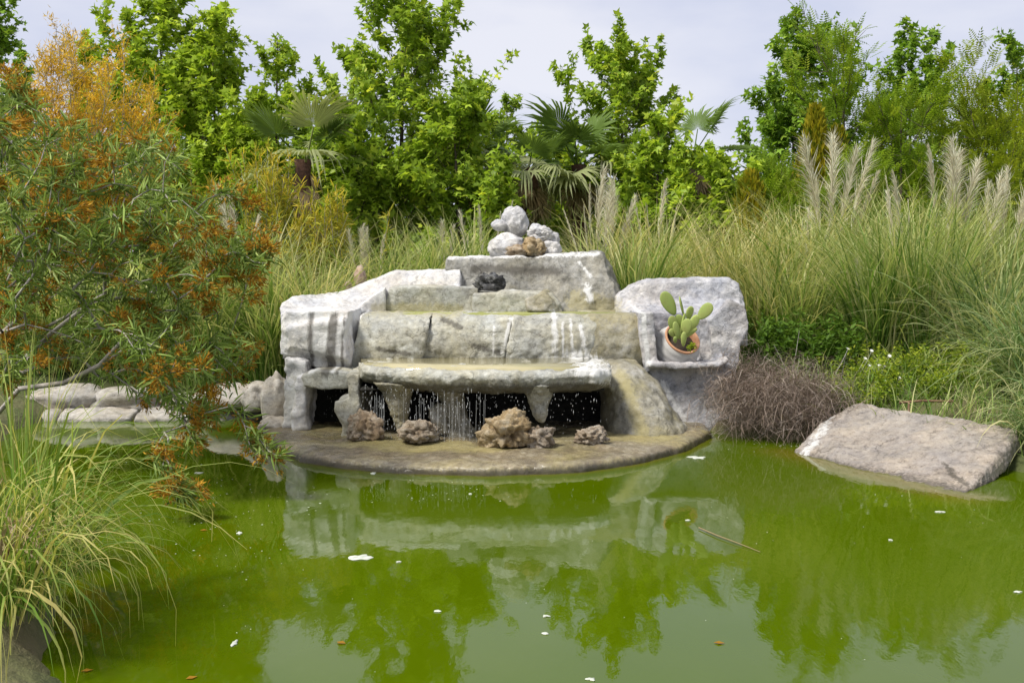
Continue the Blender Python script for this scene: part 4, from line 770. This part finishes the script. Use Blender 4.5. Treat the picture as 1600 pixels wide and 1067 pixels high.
def palm(label, px_, py_, Y, size, seed, ng=14, npale=5, nd=8, group='fan palms behind the pond', explicit=()):
    rr = random.Random(seed); c = at(px_, py_, Y); z0 = gz(c.x, Y) - .05
    o = empty('fan_palm', (c.x, Y, z0), label, 'palm', group); H = c.z - z0
    g = Geo(); pts = np.array([(c.x + .05 * math.sin(s * 4 + seed), Y, z0 + H * s) for s in np.linspace(0, 1, 14)]); tube(g, pts, [.17 + .025 * (k % 2) - .004 * k for k in range(14)], 9); g.make('trunk', M['palm_bark'], o)
    def put(kind, az, el, roll=0.0, sc=1.0):
        f = rr.choice(FR[kind]); d = Vector((math.cos(az) * math.cos(el), math.sin(az) * math.cos(el), math.sin(el))); q = d.to_track_quat('Y', 'Z')
        m = (q @ Matrix.Rotation(roll, 3, 'Y').to_quaternion()).to_matrix().to_4x4()
        fo = bpy.data.objects.new('frond', f); C.objects.link(fo); fo.parent = o; s = size * sc
        fo.rotation_euler = m.to_euler(); s *= .88; fo.scale = (s, s, s); fo.location = Vector((0, 0, H - .05 - (rr.uniform(.0, .45) * size if kind == 'd' else 0))) + d * ((.24 if kind == 'd' else .7) * s)
    for az, el, kind, sc in explicit: put(kind, az, el, 0, sc)
    for k in range(ng): put('g', k * 2.4 + rr.uniform(-.3, .3), R(rr.uniform(15, 78)), rr.uniform(-.4, .4), rr.uniform(.85, 1.1))
    for k in range(npale): put('p', k * 2.4 + 1 + rr.uniform(-.3, .3), R(rr.uniform(-25, 12)), rr.uniform(-.3, .3))
    for k in range(nd): put('d', k * 2.4 + rr.uniform(-.3, .3), R(rr.uniform(-84, -50)), rr.uniform(-.5, .5), .85)
palm('fan palm with a broad flat green leaf, left of the large open tree', 478, 250, 17.9, .98, 1, 1, 2, 3, explicit=((R(-135), R(38), 'g', 1.15), (R(-60), R(55), 'p', 1.1), (R(-80), R(5), 'p', 1.1), (R(-15), R(45), 'g', .9)))
palm('small fan palm half hidden behind the left fan palm', 556, 232, 21.2, .85, 2, 4, 3, 4)
palm('fan palm mostly hidden by the large open tree', 742, 250, 21.4, 1.0, 3, 5, 3, 4)
palm('fan palm with a shaggy brown skirt behind the boulder pile', 826, 262, 19.8, .98, 4, 4, 7, 16, explicit=((R(150), R(25), 'p', 1.1), (R(40), R(45), 'g', 1.0)))
palm('fan palm with a raised dark fan leaf behind the pampas plumes', 902, 258, 20.2, 1.0, 5, 3, 5, 7, explicit=((R(-140), R(55), 'g', 1.25), (R(-50), R(20), 'g', 1.0)))
palm('right-hand fan palm with dead hanging leaves beside the tall conical tree', 1084, 236, 19.2, .92, 6, 1, 2, 18, explicit=((R(60), R(68), 'g', .85), (R(-15), R(5), 'g', 1.0), (R(0), R(35), 'd', .8), (R(170), R(30), 'p', .9)))

# ------------------------------------------------------------------ pampas grass
def plume_mesh(seed, L=.62, stalk=1.0, fl=1.0, hairs=210):
    r = np.random.default_rng(seed); g = Geo(); bend = .10
    tube(g, [(bend * 0, 0, 0), (.01, 0, stalk * .6), (.03, 0, stalk), (.05, 0, stalk + L * .5), (.11, 0, stalk + L)], [.006, .005, .004, .003, .001], 4, (.2, .5, .4))
    u = r.random(hairs) ** .85; ax_ = np.stack([.03 + .08 * u ** 2, np.zeros(hairs), stalk + u * L * .95], -1); wid = np.sin(np.clip(u * .85 + .12, 0, 1) * math.pi) ** .8
    az = r.random(hairs) * 2 * math.pi; out = np.stack([np.cos(az), np.sin(az), np.zeros(hairs)], -1); ln = (.05 + .11 * wid) * r.uniform(.35, 1.5, hairs) * fl
    d1 = unit(out * .30 * fl + np.array((.15, 0, 1.)) + r.normal(0, .12, (hairs, 3))); d2 = unit(d1 + out * .22 * fl + np.array((.45, 0, -.30)))
    p1 = ax_ + d1 * ln[:, None] * .6; p2 = p1 + d2 * ln[:, None] * .5; sd = unit(np.cross(d1, r.normal(0, 1, (hairs, 3)))) * (.0017 + .0024 * r.random(hairs))[:, None]
    V = np.stack([ax_ - sd * .5, ax_ + sd * .5, p1 - sd, p1 + sd, p2], 1).reshape(-1, 3); i = np.arange(hairs)[:, None] * 5
    T = np.concatenate([i + np.array([[2, 3, 4]])]); Q = np.concatenate([i + np.array([[0, 1, 3, 2]])])
    g.put(V, T, Q, np.repeat(np.stack([r.random(hairs), u, r.random(hairs)], -1), 5, axis=0))
    return build_mesh('plume', np.concatenate(g.V), [np.concatenate(g.T), np.concatenate(g.Q)], M['plume'], False, np.concatenate(g.c))
PL = [plume_mesh(1, .8, 1.0, 1.0, 280), plume_mesh(2, .85, 1.0, 1.2, 300), plume_mesh(3, .7, 1.0, .8, 260), plume_mesh(4, .75, 1.0, .5, 260)]
def pampas(label, px_, Y, top, width, n, mat, seed, plumes=(), group='pampas grass clumps', base=None, name='pampas_grass', lean=None, wid=.0175, a1=(60, 155), dead=.28, lm=1.0):
    """plumes: (px, py of the tip, length scale, depth offset)"""
    global rng; rng = np.random.default_rng(seed + 500); X = (px_ - 800) / FPX * Y; z0 = gz(X, Y) if base is None else base; H = max(.3, at(px_, top, Y).z - z0); rx = width * Y / FPX
    o = empty(name, (X, Y, z0), label, 'grass', group); o['kind'] = 'thing'; g = Geo()
    n = int(n * .85); az = rng.random(n) * 2 * math.pi; r = rng.random(n) ** .7 * min(.32, rx * .5); P = np.stack([X + r * np.cos(az), Y + r * np.sin(az), np.full(n, z0 - .03)], -1)
    az2 = az + rng.normal(0, .7, n); L = H * lm * rng.uniform(.45, 1.5, n); sp = np.clip(rx / (H + .01), .3, 1.4)
    if lean is not None: az2 = np.where(rng.random(n) < .5, lean + rng.normal(0, .6, n), az2)
    t = rng.random((n, 3)); t[:, 0] = np.where(rng.random(n) < dead, rng.uniform(.85, 1, n), t[:, 0] * .86)
    ribbons(g, P, az2, L, rng.uniform(.6, 1.4, n) * wid, R(4) + rng.random(n) * R(26) * sp, np.radians(rng.uniform(a1[0], a1[1], n)) * np.clip(sp + .3, .5, 1.1), 7, 1.7, t, rng.normal(0, .5, n))
    g.make('blades', M[mat], o)
    for k, pl in enumerate(plumes):
        x, y, sc = pl[:3]; dY = pl[3] if len(pl) > 3 else rng.uniform(-.25, .25); tip = at(x, y, Y + dY); b = Vector((X + rng.uniform(-.12, .12), Y + dY * .5, z0))
        me = PL[pl[4] if len(pl) > 4 else int(rng.integers(0, 4))]; d = tip - b; q = d.to_track_quat('Z', 'X'); full = 1.0 + (.8, .85, .7, .75)[PL.index(me)]
        po = bpy.data.objects.new('plume', me); C.objects.link(po); po.parent = o; s = d.length / full
        po.location = b - o.location; po.rotation_euler = (q.to_matrix() @ Matrix.Rotation(rng.uniform(0, 6.28), 3, 'Z')).to_euler(); po.scale = (.72 * sc * s, .72 * sc * s, s)
    return o
# right bank, back to front
pampas('pale grass clump right behind the boulder pile with a row of plumes', 935, 14.6, 365, 70, 800, 'pampas_pale', 1, [(914, 285, 1.1), (930, 262, 1.2), (946, 295, 1.2), (960, 300, 1.1), (972, 280, 1.3, .2, 1), (990, 305, 1.1), (884, 325, .9), (905, 320, .8)])
pampas('grass clump with one tall lone plume left of the grassy slope', 1030, 14.8, 350, 70, 800, 'pampas_pale', 2, [(1029, 278, 1.1, 0, 2), (1000, 305, 1.0), (1062, 322, .8, 0, 3), (1010, 318, .8, .1, 3)])
pampas('pale yellow grass clump above the niche block', 1090, 13.6, 372, 80, 900, 'pampas_pale', 3)
pampas('pale yellow grass clump spilling over the right end of the top tier', 990, 13.2, 372, 60, 800, 'pampas', 4, a1=(80, 160))
pampas('yellow grass clump above the right corner of the niche block', 1160, 13.8, 358, 80, 900, 'pampas_pale', 5)
pampas('tall clump with five plumes in front of the golden conifers', 1290, 14.2, 330, 90, 900, 'pampas_pale', 6, [(1270, 215, 1.5, .0, 1), (1306, 205, 1.4, .1, 1), (1334, 232, 1.3, 0, 1), (1347, 218, 1.3, .2, 0), (1368, 268, 1.1), (1285, 275, 1.0)])
pampas('clump with short thin plumes below the tall plumes', 1240, 13.9, 350, 80, 900, 'pampas', 7, [(1232, 322, .9, 0, 3), (1250, 335, .9, 0, 3), (1268, 325, 1.1, 0, 0), (1296, 320, 1.0, 0, 3)])
pampas('tall green clump with a single brush-like plume', 1405, 12.8, 330, 80, 900, 'pampas', 8, [(1408, 265, 1.2, 0, 2), (1398, 272, 1.0, .1, 3), (1386, 300, .9, 0, 0), (1430, 310, .9, .1, 3)])
pampas('clump with the densest bunch of large plumes on the right', 1480, 13.4, 340, 80, 900, 'pampas', 9, [(1460, 225, 1.1, .1, 2), (1483, 235, 1.5, 0, 1), (1508, 218, 1.4, .1, 1), (1525, 245, 1.5, 0, 1), (1495, 240, 1.5, -.1, 1)])
pampas('clump with leaning plumes near the right edge', 1545, 13.0, 350, 70, 800, 'pampas', 10, [(1555, 268, 1.3, 0, 1), (1578, 285, 1.1, .1, 0), (1590, 262, 1.2, .15, 0), (1600, 268, 1.4, 0, 1), (1535, 285, 1.2, .1, 0), (1612, 300, 1.3, 0, 1)])
pampas('green grass clump at the right edge of the picture', 1610, 12.6, 350, 90, 900, 'pampas_blue', 11)
pampas('dark green tuft in the middle of the right bank', 1250, 12.6, 415, 70, 900, 'pampas', 12, a1=(60, 120))
pampas('upright green grass clump in the centre of the right bank', 1370, 12.2, 372, 80, 1000, 'pampas', 13, [(1330, 405, 1.1, 0, 0)])
pampas('upright green clump right of the centre of the bank', 1450, 12.0, 370, 80, 1000, 'pampas', 14, a1=(40, 120))
pampas('bluish green grass clump arching over the right side', 1560, 11.3, 385, 110, 1100, 'pampas_blue', 15, a1=(70, 140))
pampas('straw yellow clump behind the leafy herbs beside the niche block', 1190, 12.9, 400, 70, 800, 'pampas_pale', 16, a1=(70, 150))
pampas('bluish clump with long blades drooping over the slab', 1640, 9.9, 430, 150, 800, 'pampas_blue', 17, a1=(80, 150), lean=math.pi, wid=.010)
pampas('dark clump drooping into the water past the slab corner', 1670, 8.9, 560, 130, 600, 'pampas_blue', 18, a1=(90, 165), lean=math.pi * 1.1, wid=.010)
# behind and left of the fountain
pampas('grass clump behind the middle of the top tier with three thin plumes', 745, 14.6, 372, 60, 700, 'pampas', 19, [(757, 320, 1.0, 0, 2), (790, 330, .9, .1, 3), (806, 312, .9, .2, 3), (717, 330, .9, 0, 0), (752, 360, .9, -.2, 3)])
pampas('grass clump with faint plumes left of the top tier', 695, 14.4, 375, 60, 700, 'pampas', 20, [(692, 345, 1.3, 0, 1), (702, 352, 1.2, .1, 0)])
pampas('grass clump with a fan of pale plumes above the white parapet', 575, 13.8, 392, 70, 900, 'pampas', 21, [(545, 360, 1.2, 0, 0), (556, 350, 1.2, .1, 2), (565, 358, 1.3, 0, 0), (576, 357, 1.2, .1, 2), (584, 358, 1.2, 0, 0), (592, 366, 1.1, 0, 2)])
pampas('green grass clump behind the left parapet', 640, 13.6, 388, 70, 800, 'pampas', 22)
pampas('arching yellow green clump left of the white block', 490, 12.9, 395, 80, 900, 'pampas_pale', 23, a1=(80, 160))
pampas('dense green clump hanging beside the left edge of the fountain', 425, 12.5, 420, 70, 1000, 'pampas', 24, a1=(80, 165))
pampas('tall clump with two beige plumes seen through the shrub', 375, 13.2, 380, 70, 900, 'pampas_blue', 25, [(360, 290, 1.5, 0, 0), (372, 296, 1.5, .1, 2), (400, 325, 1.1, 0, 2)])
pampas('green clump behind the lower branches of the shrub', 320, 12.6, 410, 80, 900, 'pampas', 26, a1=(80, 160))
pampas('green clump behind the shrub near the left edge', 200, 12.9, 400, 90, 900, 'pampas', 27, a1=(80, 160))
pampas('green clump at the left edge behind the shrub', 70, 12.9, 400, 90, 900, 'pampas', 28, a1=(80, 160))
# foreground clump at lower left
FG = 'grass clumps in the left foreground'
pampas('big arching grass clump in the left foreground over the water', 22, 5.15, 640, 200, 380, 'pampas_deep', 29, lean=-.3, wid=.0105, a1=(120, 190), dead=.22, group=FG, lm=1.18)
pampas('shorter grass clump in front of the big one at lower left', -12, 4.6, 760, 180, 340, 'pampas_deep', 30, lean=-.6, wid=.0095, a1=(130, 188), dead=.25, group=FG, lm=1.35)
pampas('dry brown thatch at the base of the left foreground clump', -20, 4.75, 790, 80, 150, 'straw', 31, wid=.010, a1=(110, 190), group=FG, lm=1.3)
pampas('upright young grass clump behind the left foreground one', 20, 5.8, 610, 60, 150, 'pampas_deep', 32, wid=.011, a1=(15, 80), group=FG)
# meadow grass, herbs, daisies (stuff)
rng = np.random.default_rng(900)
n = 20000; X = rng.uniform(-11, 11, n); Y = np.where(rng.random(n) < .12, rng.uniform(8.6, 11.6, n), rng.uniform(11.6, 22, n)); X = np.where(Y < 11.6, rng.uniform(2.6, 6, n), X); ok = (pond_dist(X, Y) > .12) & (np.abs(X) < Y * .55) & ~((np.abs(X + .1) < 2.15) & (Y < 12.9)); X, Y = X[ok], Y[ok]; n = len(X)
g = Geo(); ribbons(g, np.stack([X, Y, ground(X, Y) - .02], -1), rng.random(n) * 6.28, rng.uniform(.2, .6, n), rng.uniform(.006, .013, n), np.radians(rng.uniform(2, 25, n)), np.radians(rng.uniform(40, 120, n)), 4, 1.5)
finish(g.make('meadow_grass', M['pampas']), 'mixed wild grass covering the banks behind the pond', 'grass', kind='stuff')
def herb_patch(name, label, mat, pts, hr, nl, ls, seed):
    global rng; rng = np.random.default_rng(seed); g = Geo(); gs = Geo()
    for (x, y) in pts:
        z = gz(x, y); h = rng.uniform(*hr); c = curve((x, y, z), rand_dirs(1, 2.5, .3)[0], h, .3, 5, .08); tube(g, c, np.linspace(.006, .002, 6), 3, (.1, .5, .3)); k = nl
        u = rng.uniform(.15, 1, k) * 5; i = np.clip(u.astype(int), 0, 4); P = c[i] + (c[i + 1] - c[i]) * (u - i)[:, None] + rng.normal(0, .02, (k, 3)); out = rand_dirs(k, .35, .5)
        scatter(g, LANCE_V * np.array((.42, 1, 1)), [], LANCE_T, P, out, unit(np.array((0, 0, 1.)) + rng.normal(0, .5, (k, 3))), ls * rng.uniform(.6, 1.2, k), np.stack([np.clip(u / 5 * .6 + rng.normal(.2, .2, k), 0, 1), rng.random(k), rng.random(k)], -1))
    return finish(g.make(name, M[mat]), label, 'plants', kind='stuff')
P1 = [(at(random.uniform(1165, 1330), 560, Y).x, Y) for Y in [random.uniform(11.4, 12.6) for _ in range(170)]]
herb_patch('leafy_herbs', 'dense leafy green herbs between the niche block and the grasses', 'herb', P1, (.35, .75), 46, .075, 77)
P2 = [(at(random.uniform(1300, 1570), 600, Y).x, Y) for Y in [random.uniform(10.3, 11.6) for _ in range(230)]]
P2 = [q for q in P2 if pond_dist(np.array([q[0]]), np.array([q[1]]))[0] > .1]
herb_patch('wild_herbs', 'low wild herbs on the bank above the tilted slab', 'locust', P2, (.15, .45), 30, .05, 78)
g = Geo()
for k in range(10): scatter(g, LV * np.array((.5, 1, 1)), LQ, [], np.zeros((1, 3)), np.array([(math.cos(k * .628), math.sin(k * .628), .15)]), np.array([(0, 0, 1.)]), np.array([.022]), np.array([(.5, .5, .5)]))
tube(g, [(0, 0, -.35), (0.01, 0, -.15), (0, 0, 0)], .002, 3)
dm = build_mesh('daisy', np.concatenate(g.V), [np.concatenate(g.Q)], M['daisy'], False, np.concatenate(g.c))
for x, y in ((1358, 571), (1374, 571), (1382, 572), (1378, 594), (1384, 595), (1401, 600), (1370, 597), (1406, 590), (1325, 545), (1352, 560), (1362, 548), (1390, 556)):
    q = at(x, y, 10.75 + random.uniform(-.1, .1)); d = link('daisy', dm, None, q); d.rotation_euler = (random.uniform(.3, .9), random.uniform(-.3, .3), random.random()); finish(d, 'tiny white daisy among the herbs above the tilted slab', 'flower', 'white daisies in the herbs')

# dry brown brush hanging to the water
def dry_shrub(label, pts, n, seed, name='dry_shrub'):
    global rng; rng = np.random.default_rng(seed); c = np.mean(np.array(pts), 0); o = empty(name, tuple(c[:2]) + (gz(c[0], c[1]),), label, 'shrub', 'dry shrubs by the niche block'); g = Geo()
    P = np.array(pts)[rng.integers(0, len(pts), n)] + rng.normal(0, .13, (n, 3)); az = rng.normal(-1.6, 1.1, n); t = rng.random((n, 3))
    ribbons(g, P, az, rng.uniform(.10, .42, n), rng.uniform(.002, .0045, n), np.radians(rng.uniform(10, 80, n)), np.radians(rng.uniform(80, 175, n)), 4, 1.0, t, rng.normal(0, 1.2, n), .4)
    g.make('twigs', M['dry_twig'], o); gb = Geo()
    for k in range(46):
        q = np.array(pts)[rng.integers(0, len(pts))]; tube(gb, curve(q + np.array((0, .15, -.1)), rand_dirs(1, .6)[0], rng.uniform(.3, .8), -.5, 5, .15), np.linspace(.005, .0015, 6), 4)
    gb.make('branches', M['pale_twig'], o)
pts = [np.array(at(x, y, Y)) for x, y, Y in ((1150, 600, 10.75), (1180, 600, 10.7), (1215, 606, 10.75), (1250, 612, 10.7), (1285, 622, 10.6), (1140, 630, 10.6), (1165, 620, 10.5), (1200, 615, 10.45), (1240, 620, 10.4), (1275, 625, 10.4), (1300, 640, 10.35), (1150, 650, 10.45), (1185, 645, 10.3), (1220, 645, 10.25), (1255, 650, 10.2), (1280, 655, 10.2))]
dry_shrub('grey brown dry brush hanging into the water between fountain and slab', pts, 10500, 81)

# yellowish bamboo-like shrubs
def bamboo(label, px_, Y, top, width, ns, seed, mat='bamboo'):
    global rng; rng = np.random.default_rng(seed); X = (px_ - 800) / FPX * Y; z0 = gz(X, Y); H = at(px_, top, Y).z - z0; o = empty('yellow_shrub', (X, Y, z0), label, 'shrub', 'yellow green narrow-leaved shrubs'); gs, gl = Geo(), Geo(); rx = width * Y / FPX
    for s in range(ns):
        a = rng.random() * 6.28; e = rng.uniform(0, .95); d = np.array((math.cos(a) * rx / H * e * 1.1, math.sin(a) * rx / H * e * 1.1, 1.)); L = H * rng.uniform(.7, 1.04) * (1 - .12 * e); c = curve((X + rng.normal(0, .1), Y + rng.normal(0, .1), z0), unit(d), L, -.05, 8, .04); tube(gs, c, np.linspace(.010, .002, 9), 4)
        k = int(95 * L / 1.6); u = rng.uniform(.15, 1, k) * 8; i = np.clip(u.astype(int), 0, 7); P = c[i] + (c[i + 1] - c[i]) * (u - i)[:, None] + rng.normal(0, .06, (k, 3)) * (1.1 - u / 8)[:, None]
        scatter(gl, LANCE_V * np.array((.13, 1, 1)), [], LANCE_T, P, unit(rng.normal(0, .6, (k, 3)) + np.array((0, 0, .65))), rand_dirs(k), rng.uniform(.09, .18, k), np.stack([np.clip(u / 8 * .7 + rng.normal(.1, .18, k), 0, 1), rng.random(k), rng.random(k)], -1))
    gs.make('stems', M['pale_twig'], o); gl.make('leaves', M[mat], o)
bamboo('tall yellow green narrow-leaved shrub below the left fan palm', 428, 14.6, 225, 55, 30, 91)
bamboo('brightest yellow narrow-leaved shrub before the brown palm trunk', 522, 14.2, 288, 45, 26, 92)
bamboo('yellow green shrub just left of the brightest one', 470, 14.0, 315, 50, 28, 93)
bamboo('yellow green shrub behind the orange blossoms', 300, 14.4, 265, 60, 30, 94)

# fine-leaved orange-brown tree at top left
rng = np.random.default_rng(120)
X0, Y0 = (95 - 800) / FPX * 14.5, 14.5; z0 = gz(X0, Y0); OT = empty('orange_tree', (X0, Y0, z0), 'hazy orange-brown fine-leaved tree at the upper left', 'tree'); gt, gl = Geo(), Geo()
for b in range(46):
    x, y = random.choice(((60, 100), (95, 75), (120, 110), (160, 120), (190, 130), (220, 150), (140, 170), (90, 160), (40, 150), (200, 190), (240, 210), (10, 190), (120, 215))); Yd = 14.5 + random.uniform(-.8, .8); e = np.array(at(x + random.gauss(0, 14), y + random.gauss(0, 16), Yd)); a = np.array((X0 + random.gauss(0, .05), Y0, z0)); m_ = a * .45 + e * .55 + np.array((0, 0, -.25)) + rng.normal(0, .15, 3)
    s = np.linspace(0, 1, 10)[:, None]; c = a * (1 - s) ** 2 + 2 * m_ * s * (1 - s) + e * s ** 2; tube(gt, c, np.linspace(.022, .003, 10), 4)
    for q in range(19):
        i = rng.integers(4, 9); tw = curve(c[i] + (c[i + 1] - c[i]) * rng.random(), unit(rng.normal(0, .6, 3) + unit(c[i + 1] - c[i])), rng.uniform(.2, .6), .2, 4, .12); tube(gt, tw, np.linspace(.004, .0015, 5), 3)
        k = 46; u = rng.uniform(.1, 1, k) * 4; j = np.clip(u.astype(int), 0, 3); P = tw[j] + (tw[j + 1] - tw[j]) * (u - j)[:, None] + rng.normal(0, .03, (k, 3))
        scatter(gl, LV * np.array((.16, 1, 1)), LQ, [], P, unit(rng.normal(0, .6, (k, 3)) + np.array((0, 0, .4))), rand_dirs(k), rng.uniform(.04, .10, k), np.stack([np.clip(rng.normal(.45 + .2 * math.sin(b), .25, k), 0, 1), rng.random(k), rng.random(k)], -1))
gt.make('trunk', M['pale_twig'], OT); gl.make('crown', M['orange_needles'], OT)

# ------------------------------------------------------------------ orange-blossomed shrub leaning in from the left
rng = np.random.default_rng(140); random.seed(140)
SB = np.array((-4.75, 8.9, gz(-4.75, 8.9)))
SH = empty('blossom_shrub', tuple(SB), 'sprawling narrow-leaved shrub with orange blossom clusters overhanging the water at left', 'shrub')
poly = [(-60, 130), (30, 118), (70, 170), (130, 200), (200, 205), (270, 205), (300, 235), (300, 285), (345, 330), (395, 365), (425, 395), (420, 440), (380, 470), (330, 500), (400, 540), (400, 560), (340, 600), (345, 650), (310, 670), (240, 640), (170, 610), (60, 600), (-60, 600)]
def inpoly(x, y):
    c = False
    for (x0, y0), (x1, y1) in zip(poly, poly[1:] + poly[:1]):
        if (y0 > y) != (y1 > y) and x < (x1 - x0) * (y - y0) / (y1 - y0) + x0: c = not c
    return c
tips = []
while len(tips) < 430:
    x, y = random.uniform(-60, 430), random.uniform(115, 680)
    if inpoly(x, y) and random.random() > (.35 if y > 480 and x < 200 else 0): tips.append((x, y, random.uniform(7.3, 9.9)))
hang = [(440, 712, 7.6), (405, 690, 7.7), (375, 650, 7.9), (340, 640, 7.9), (290, 660, 7.7), (305, 690, 7.6), (236, 715, 7.2), (258, 712, 7.2), (285, 775, 7.0), (275, 748, 7.05), (268, 760, 7.05), (300, 778, 7.0), (370, 312, 8.2), (400, 330, 8.2), (352, 300, 8.2), (425, 400, 8.0), (410, 385, 8.0), (390, 395, 8.0), (395, 560, 8.3), (365, 590, 8.2), (20, 140, 8.2), (45, 165, 8.2), (420, 705, 7.6), (390, 695, 7.65), (310, 665, 7.7), (300, 640, 7.7), (60, 175, 8.0)]
allt = [(np.array(at(*t)), t in hang) for t in tips + hang]; allt.sort(key=lambda q: np.linalg.norm(q[0] - SB) + (1 if q[1] else 0))
nodes = [SB.copy()]; par = [-1]
for k in range(7):                                       # main limbs
    e = np.array(at(*((60, 330, 8.4), (160, 260, 8.6), (240, 420, 8.2), (120, 520, 8.3), (260, 540, 8.2), (10, 220, 8.6), (90, 430, 9.2))[k])); prev = 0
    for s in np.linspace(.15, 1, 7):
        q = SB * (1 - s) + e * s + np.array((0, 0, .35 * math.sin(s * math.pi) * (1 if k % 2 else .4))) + rng.normal(0, .05, 3); nodes.append(q); par.append(prev); prev = len(nodes) - 1
ends = []
for p, hg in allt:
    A = np.array(nodes); db = np.linalg.norm(A - SB, axis=1); dp = np.linalg.norm(A - p, axis=1); cost = dp + np.where(db > np.linalg.norm(p - SB) - .08, 3, 0) + .15 * (np.arange(len(A)) == 0); j = int(np.argmin(cost)); a = A[j]; m = max(2, int(dp[j] / .16)); prev = j
    for s in np.linspace(0, 1, m + 1)[1:]:
        q = a * (1 - s) + p * s + (rng.normal(0, .022, 3) if s < 1 else 0) + np.array((0, 0, (.10 if not hg else .12) * math.sin(s * math.pi) * dp[j])); nodes.append(q); par.append(prev); prev = len(nodes) - 1
    ends.append(prev)
A = np.array(nodes); cnt = np.zeros(len(A))
for e in ends:
    while e >= 0: cnt[e] += 1; e = par[e]
gb = Geo(); kids = [[] for _ in nodes]
for k, p_ in enumerate(par):
    if p_ >= 0: kids[p_].append(k)
rad = lambda k: .0032 * max(1, cnt[k]) ** .42
stack = [(0, k) for k in kids[0]]
while stack:
    p_, k = stack.pop(); path = [p_, k]
    while kids[path[-1]]:
        ch = sorted(kids[path[-1]], key=lambda q: -cnt[q]); stack += [(path[-1], q) for q in ch[1:]]; path.append(ch[0])
    tube(gb, A[path], [rad(q) for q in path[1:2] + path[1:]], 5)
gb.make('branches', M['pale_twig'], SH, True)
gl = Geo(); fpos = []
for e, (p, hg) in zip(ends, allt):
    d0 = unit(A[e] - A[par[e]]); k = int(rng.integers(22, 40)); dd = unit(d0 * .55 + rng.normal(0, .75, (k, 3)) + np.array((0, 0, -.05))); back = rng.random(k)[:, None] ** 1.3 * (A[par[e]] - A[e]) * 1.6
    rt = np.clip(rng.normal(.45, .22, k) + (.15 if rng.random() < .3 else 0), 0, 1)
    scatter(gl, LANCE_V * np.array((.115, 1, 1)), [], LANCE_T, A[e] + back + rng.normal(0, .015, (k, 3)), dd, unit(np.array((0, 0, .8)) + rng.normal(0, .7, (k, 3))), rng.uniform(.08, .165, k), np.stack([rt, rng.random(k), rng.random(k)], -1))
    if hg or rng.random() < .42: fpos.append(A[e] + rng.normal(0, .03, 3))
gl.make('leaves', M['willow_leaf'], SH)
FM = []
for s in range(4):
    r = np.random.default_rng(300 + s); g = Geo(); lob = r.normal(0, .03, (5, 3)); k = 170; P = lob[r.integers(0, 5, k)] + r.normal(0, .017, (k, 3)); d = unit(P + r.normal(0, .03, (k, 3)))
    rng = r; scatter(g, LV * np.array((.30, 1, 1)), LQ, [], P * .8, d, rand_dirs(k), r.uniform(.012, .034, k), np.stack([np.clip(r.normal(.5, .3, k), 0, 1), r.random(k), r.random(k)], -1))
    FM.append(build_mesh('blossom', np.concatenate(g.V), [np.concatenate(g.Q)], M['orange_flower'], False, np.concatenate(g.c)))
for p in fpos:
    o = link('blossom', random.choice(FM), SH, tuple(p - SB)); o.rotation_euler = (random.random() * 6, random.random() * 6, random.random() * 6); s = random.uniform(.9, 1.75); o.scale = (s, s, s * random.uniform(.8, 1.4))
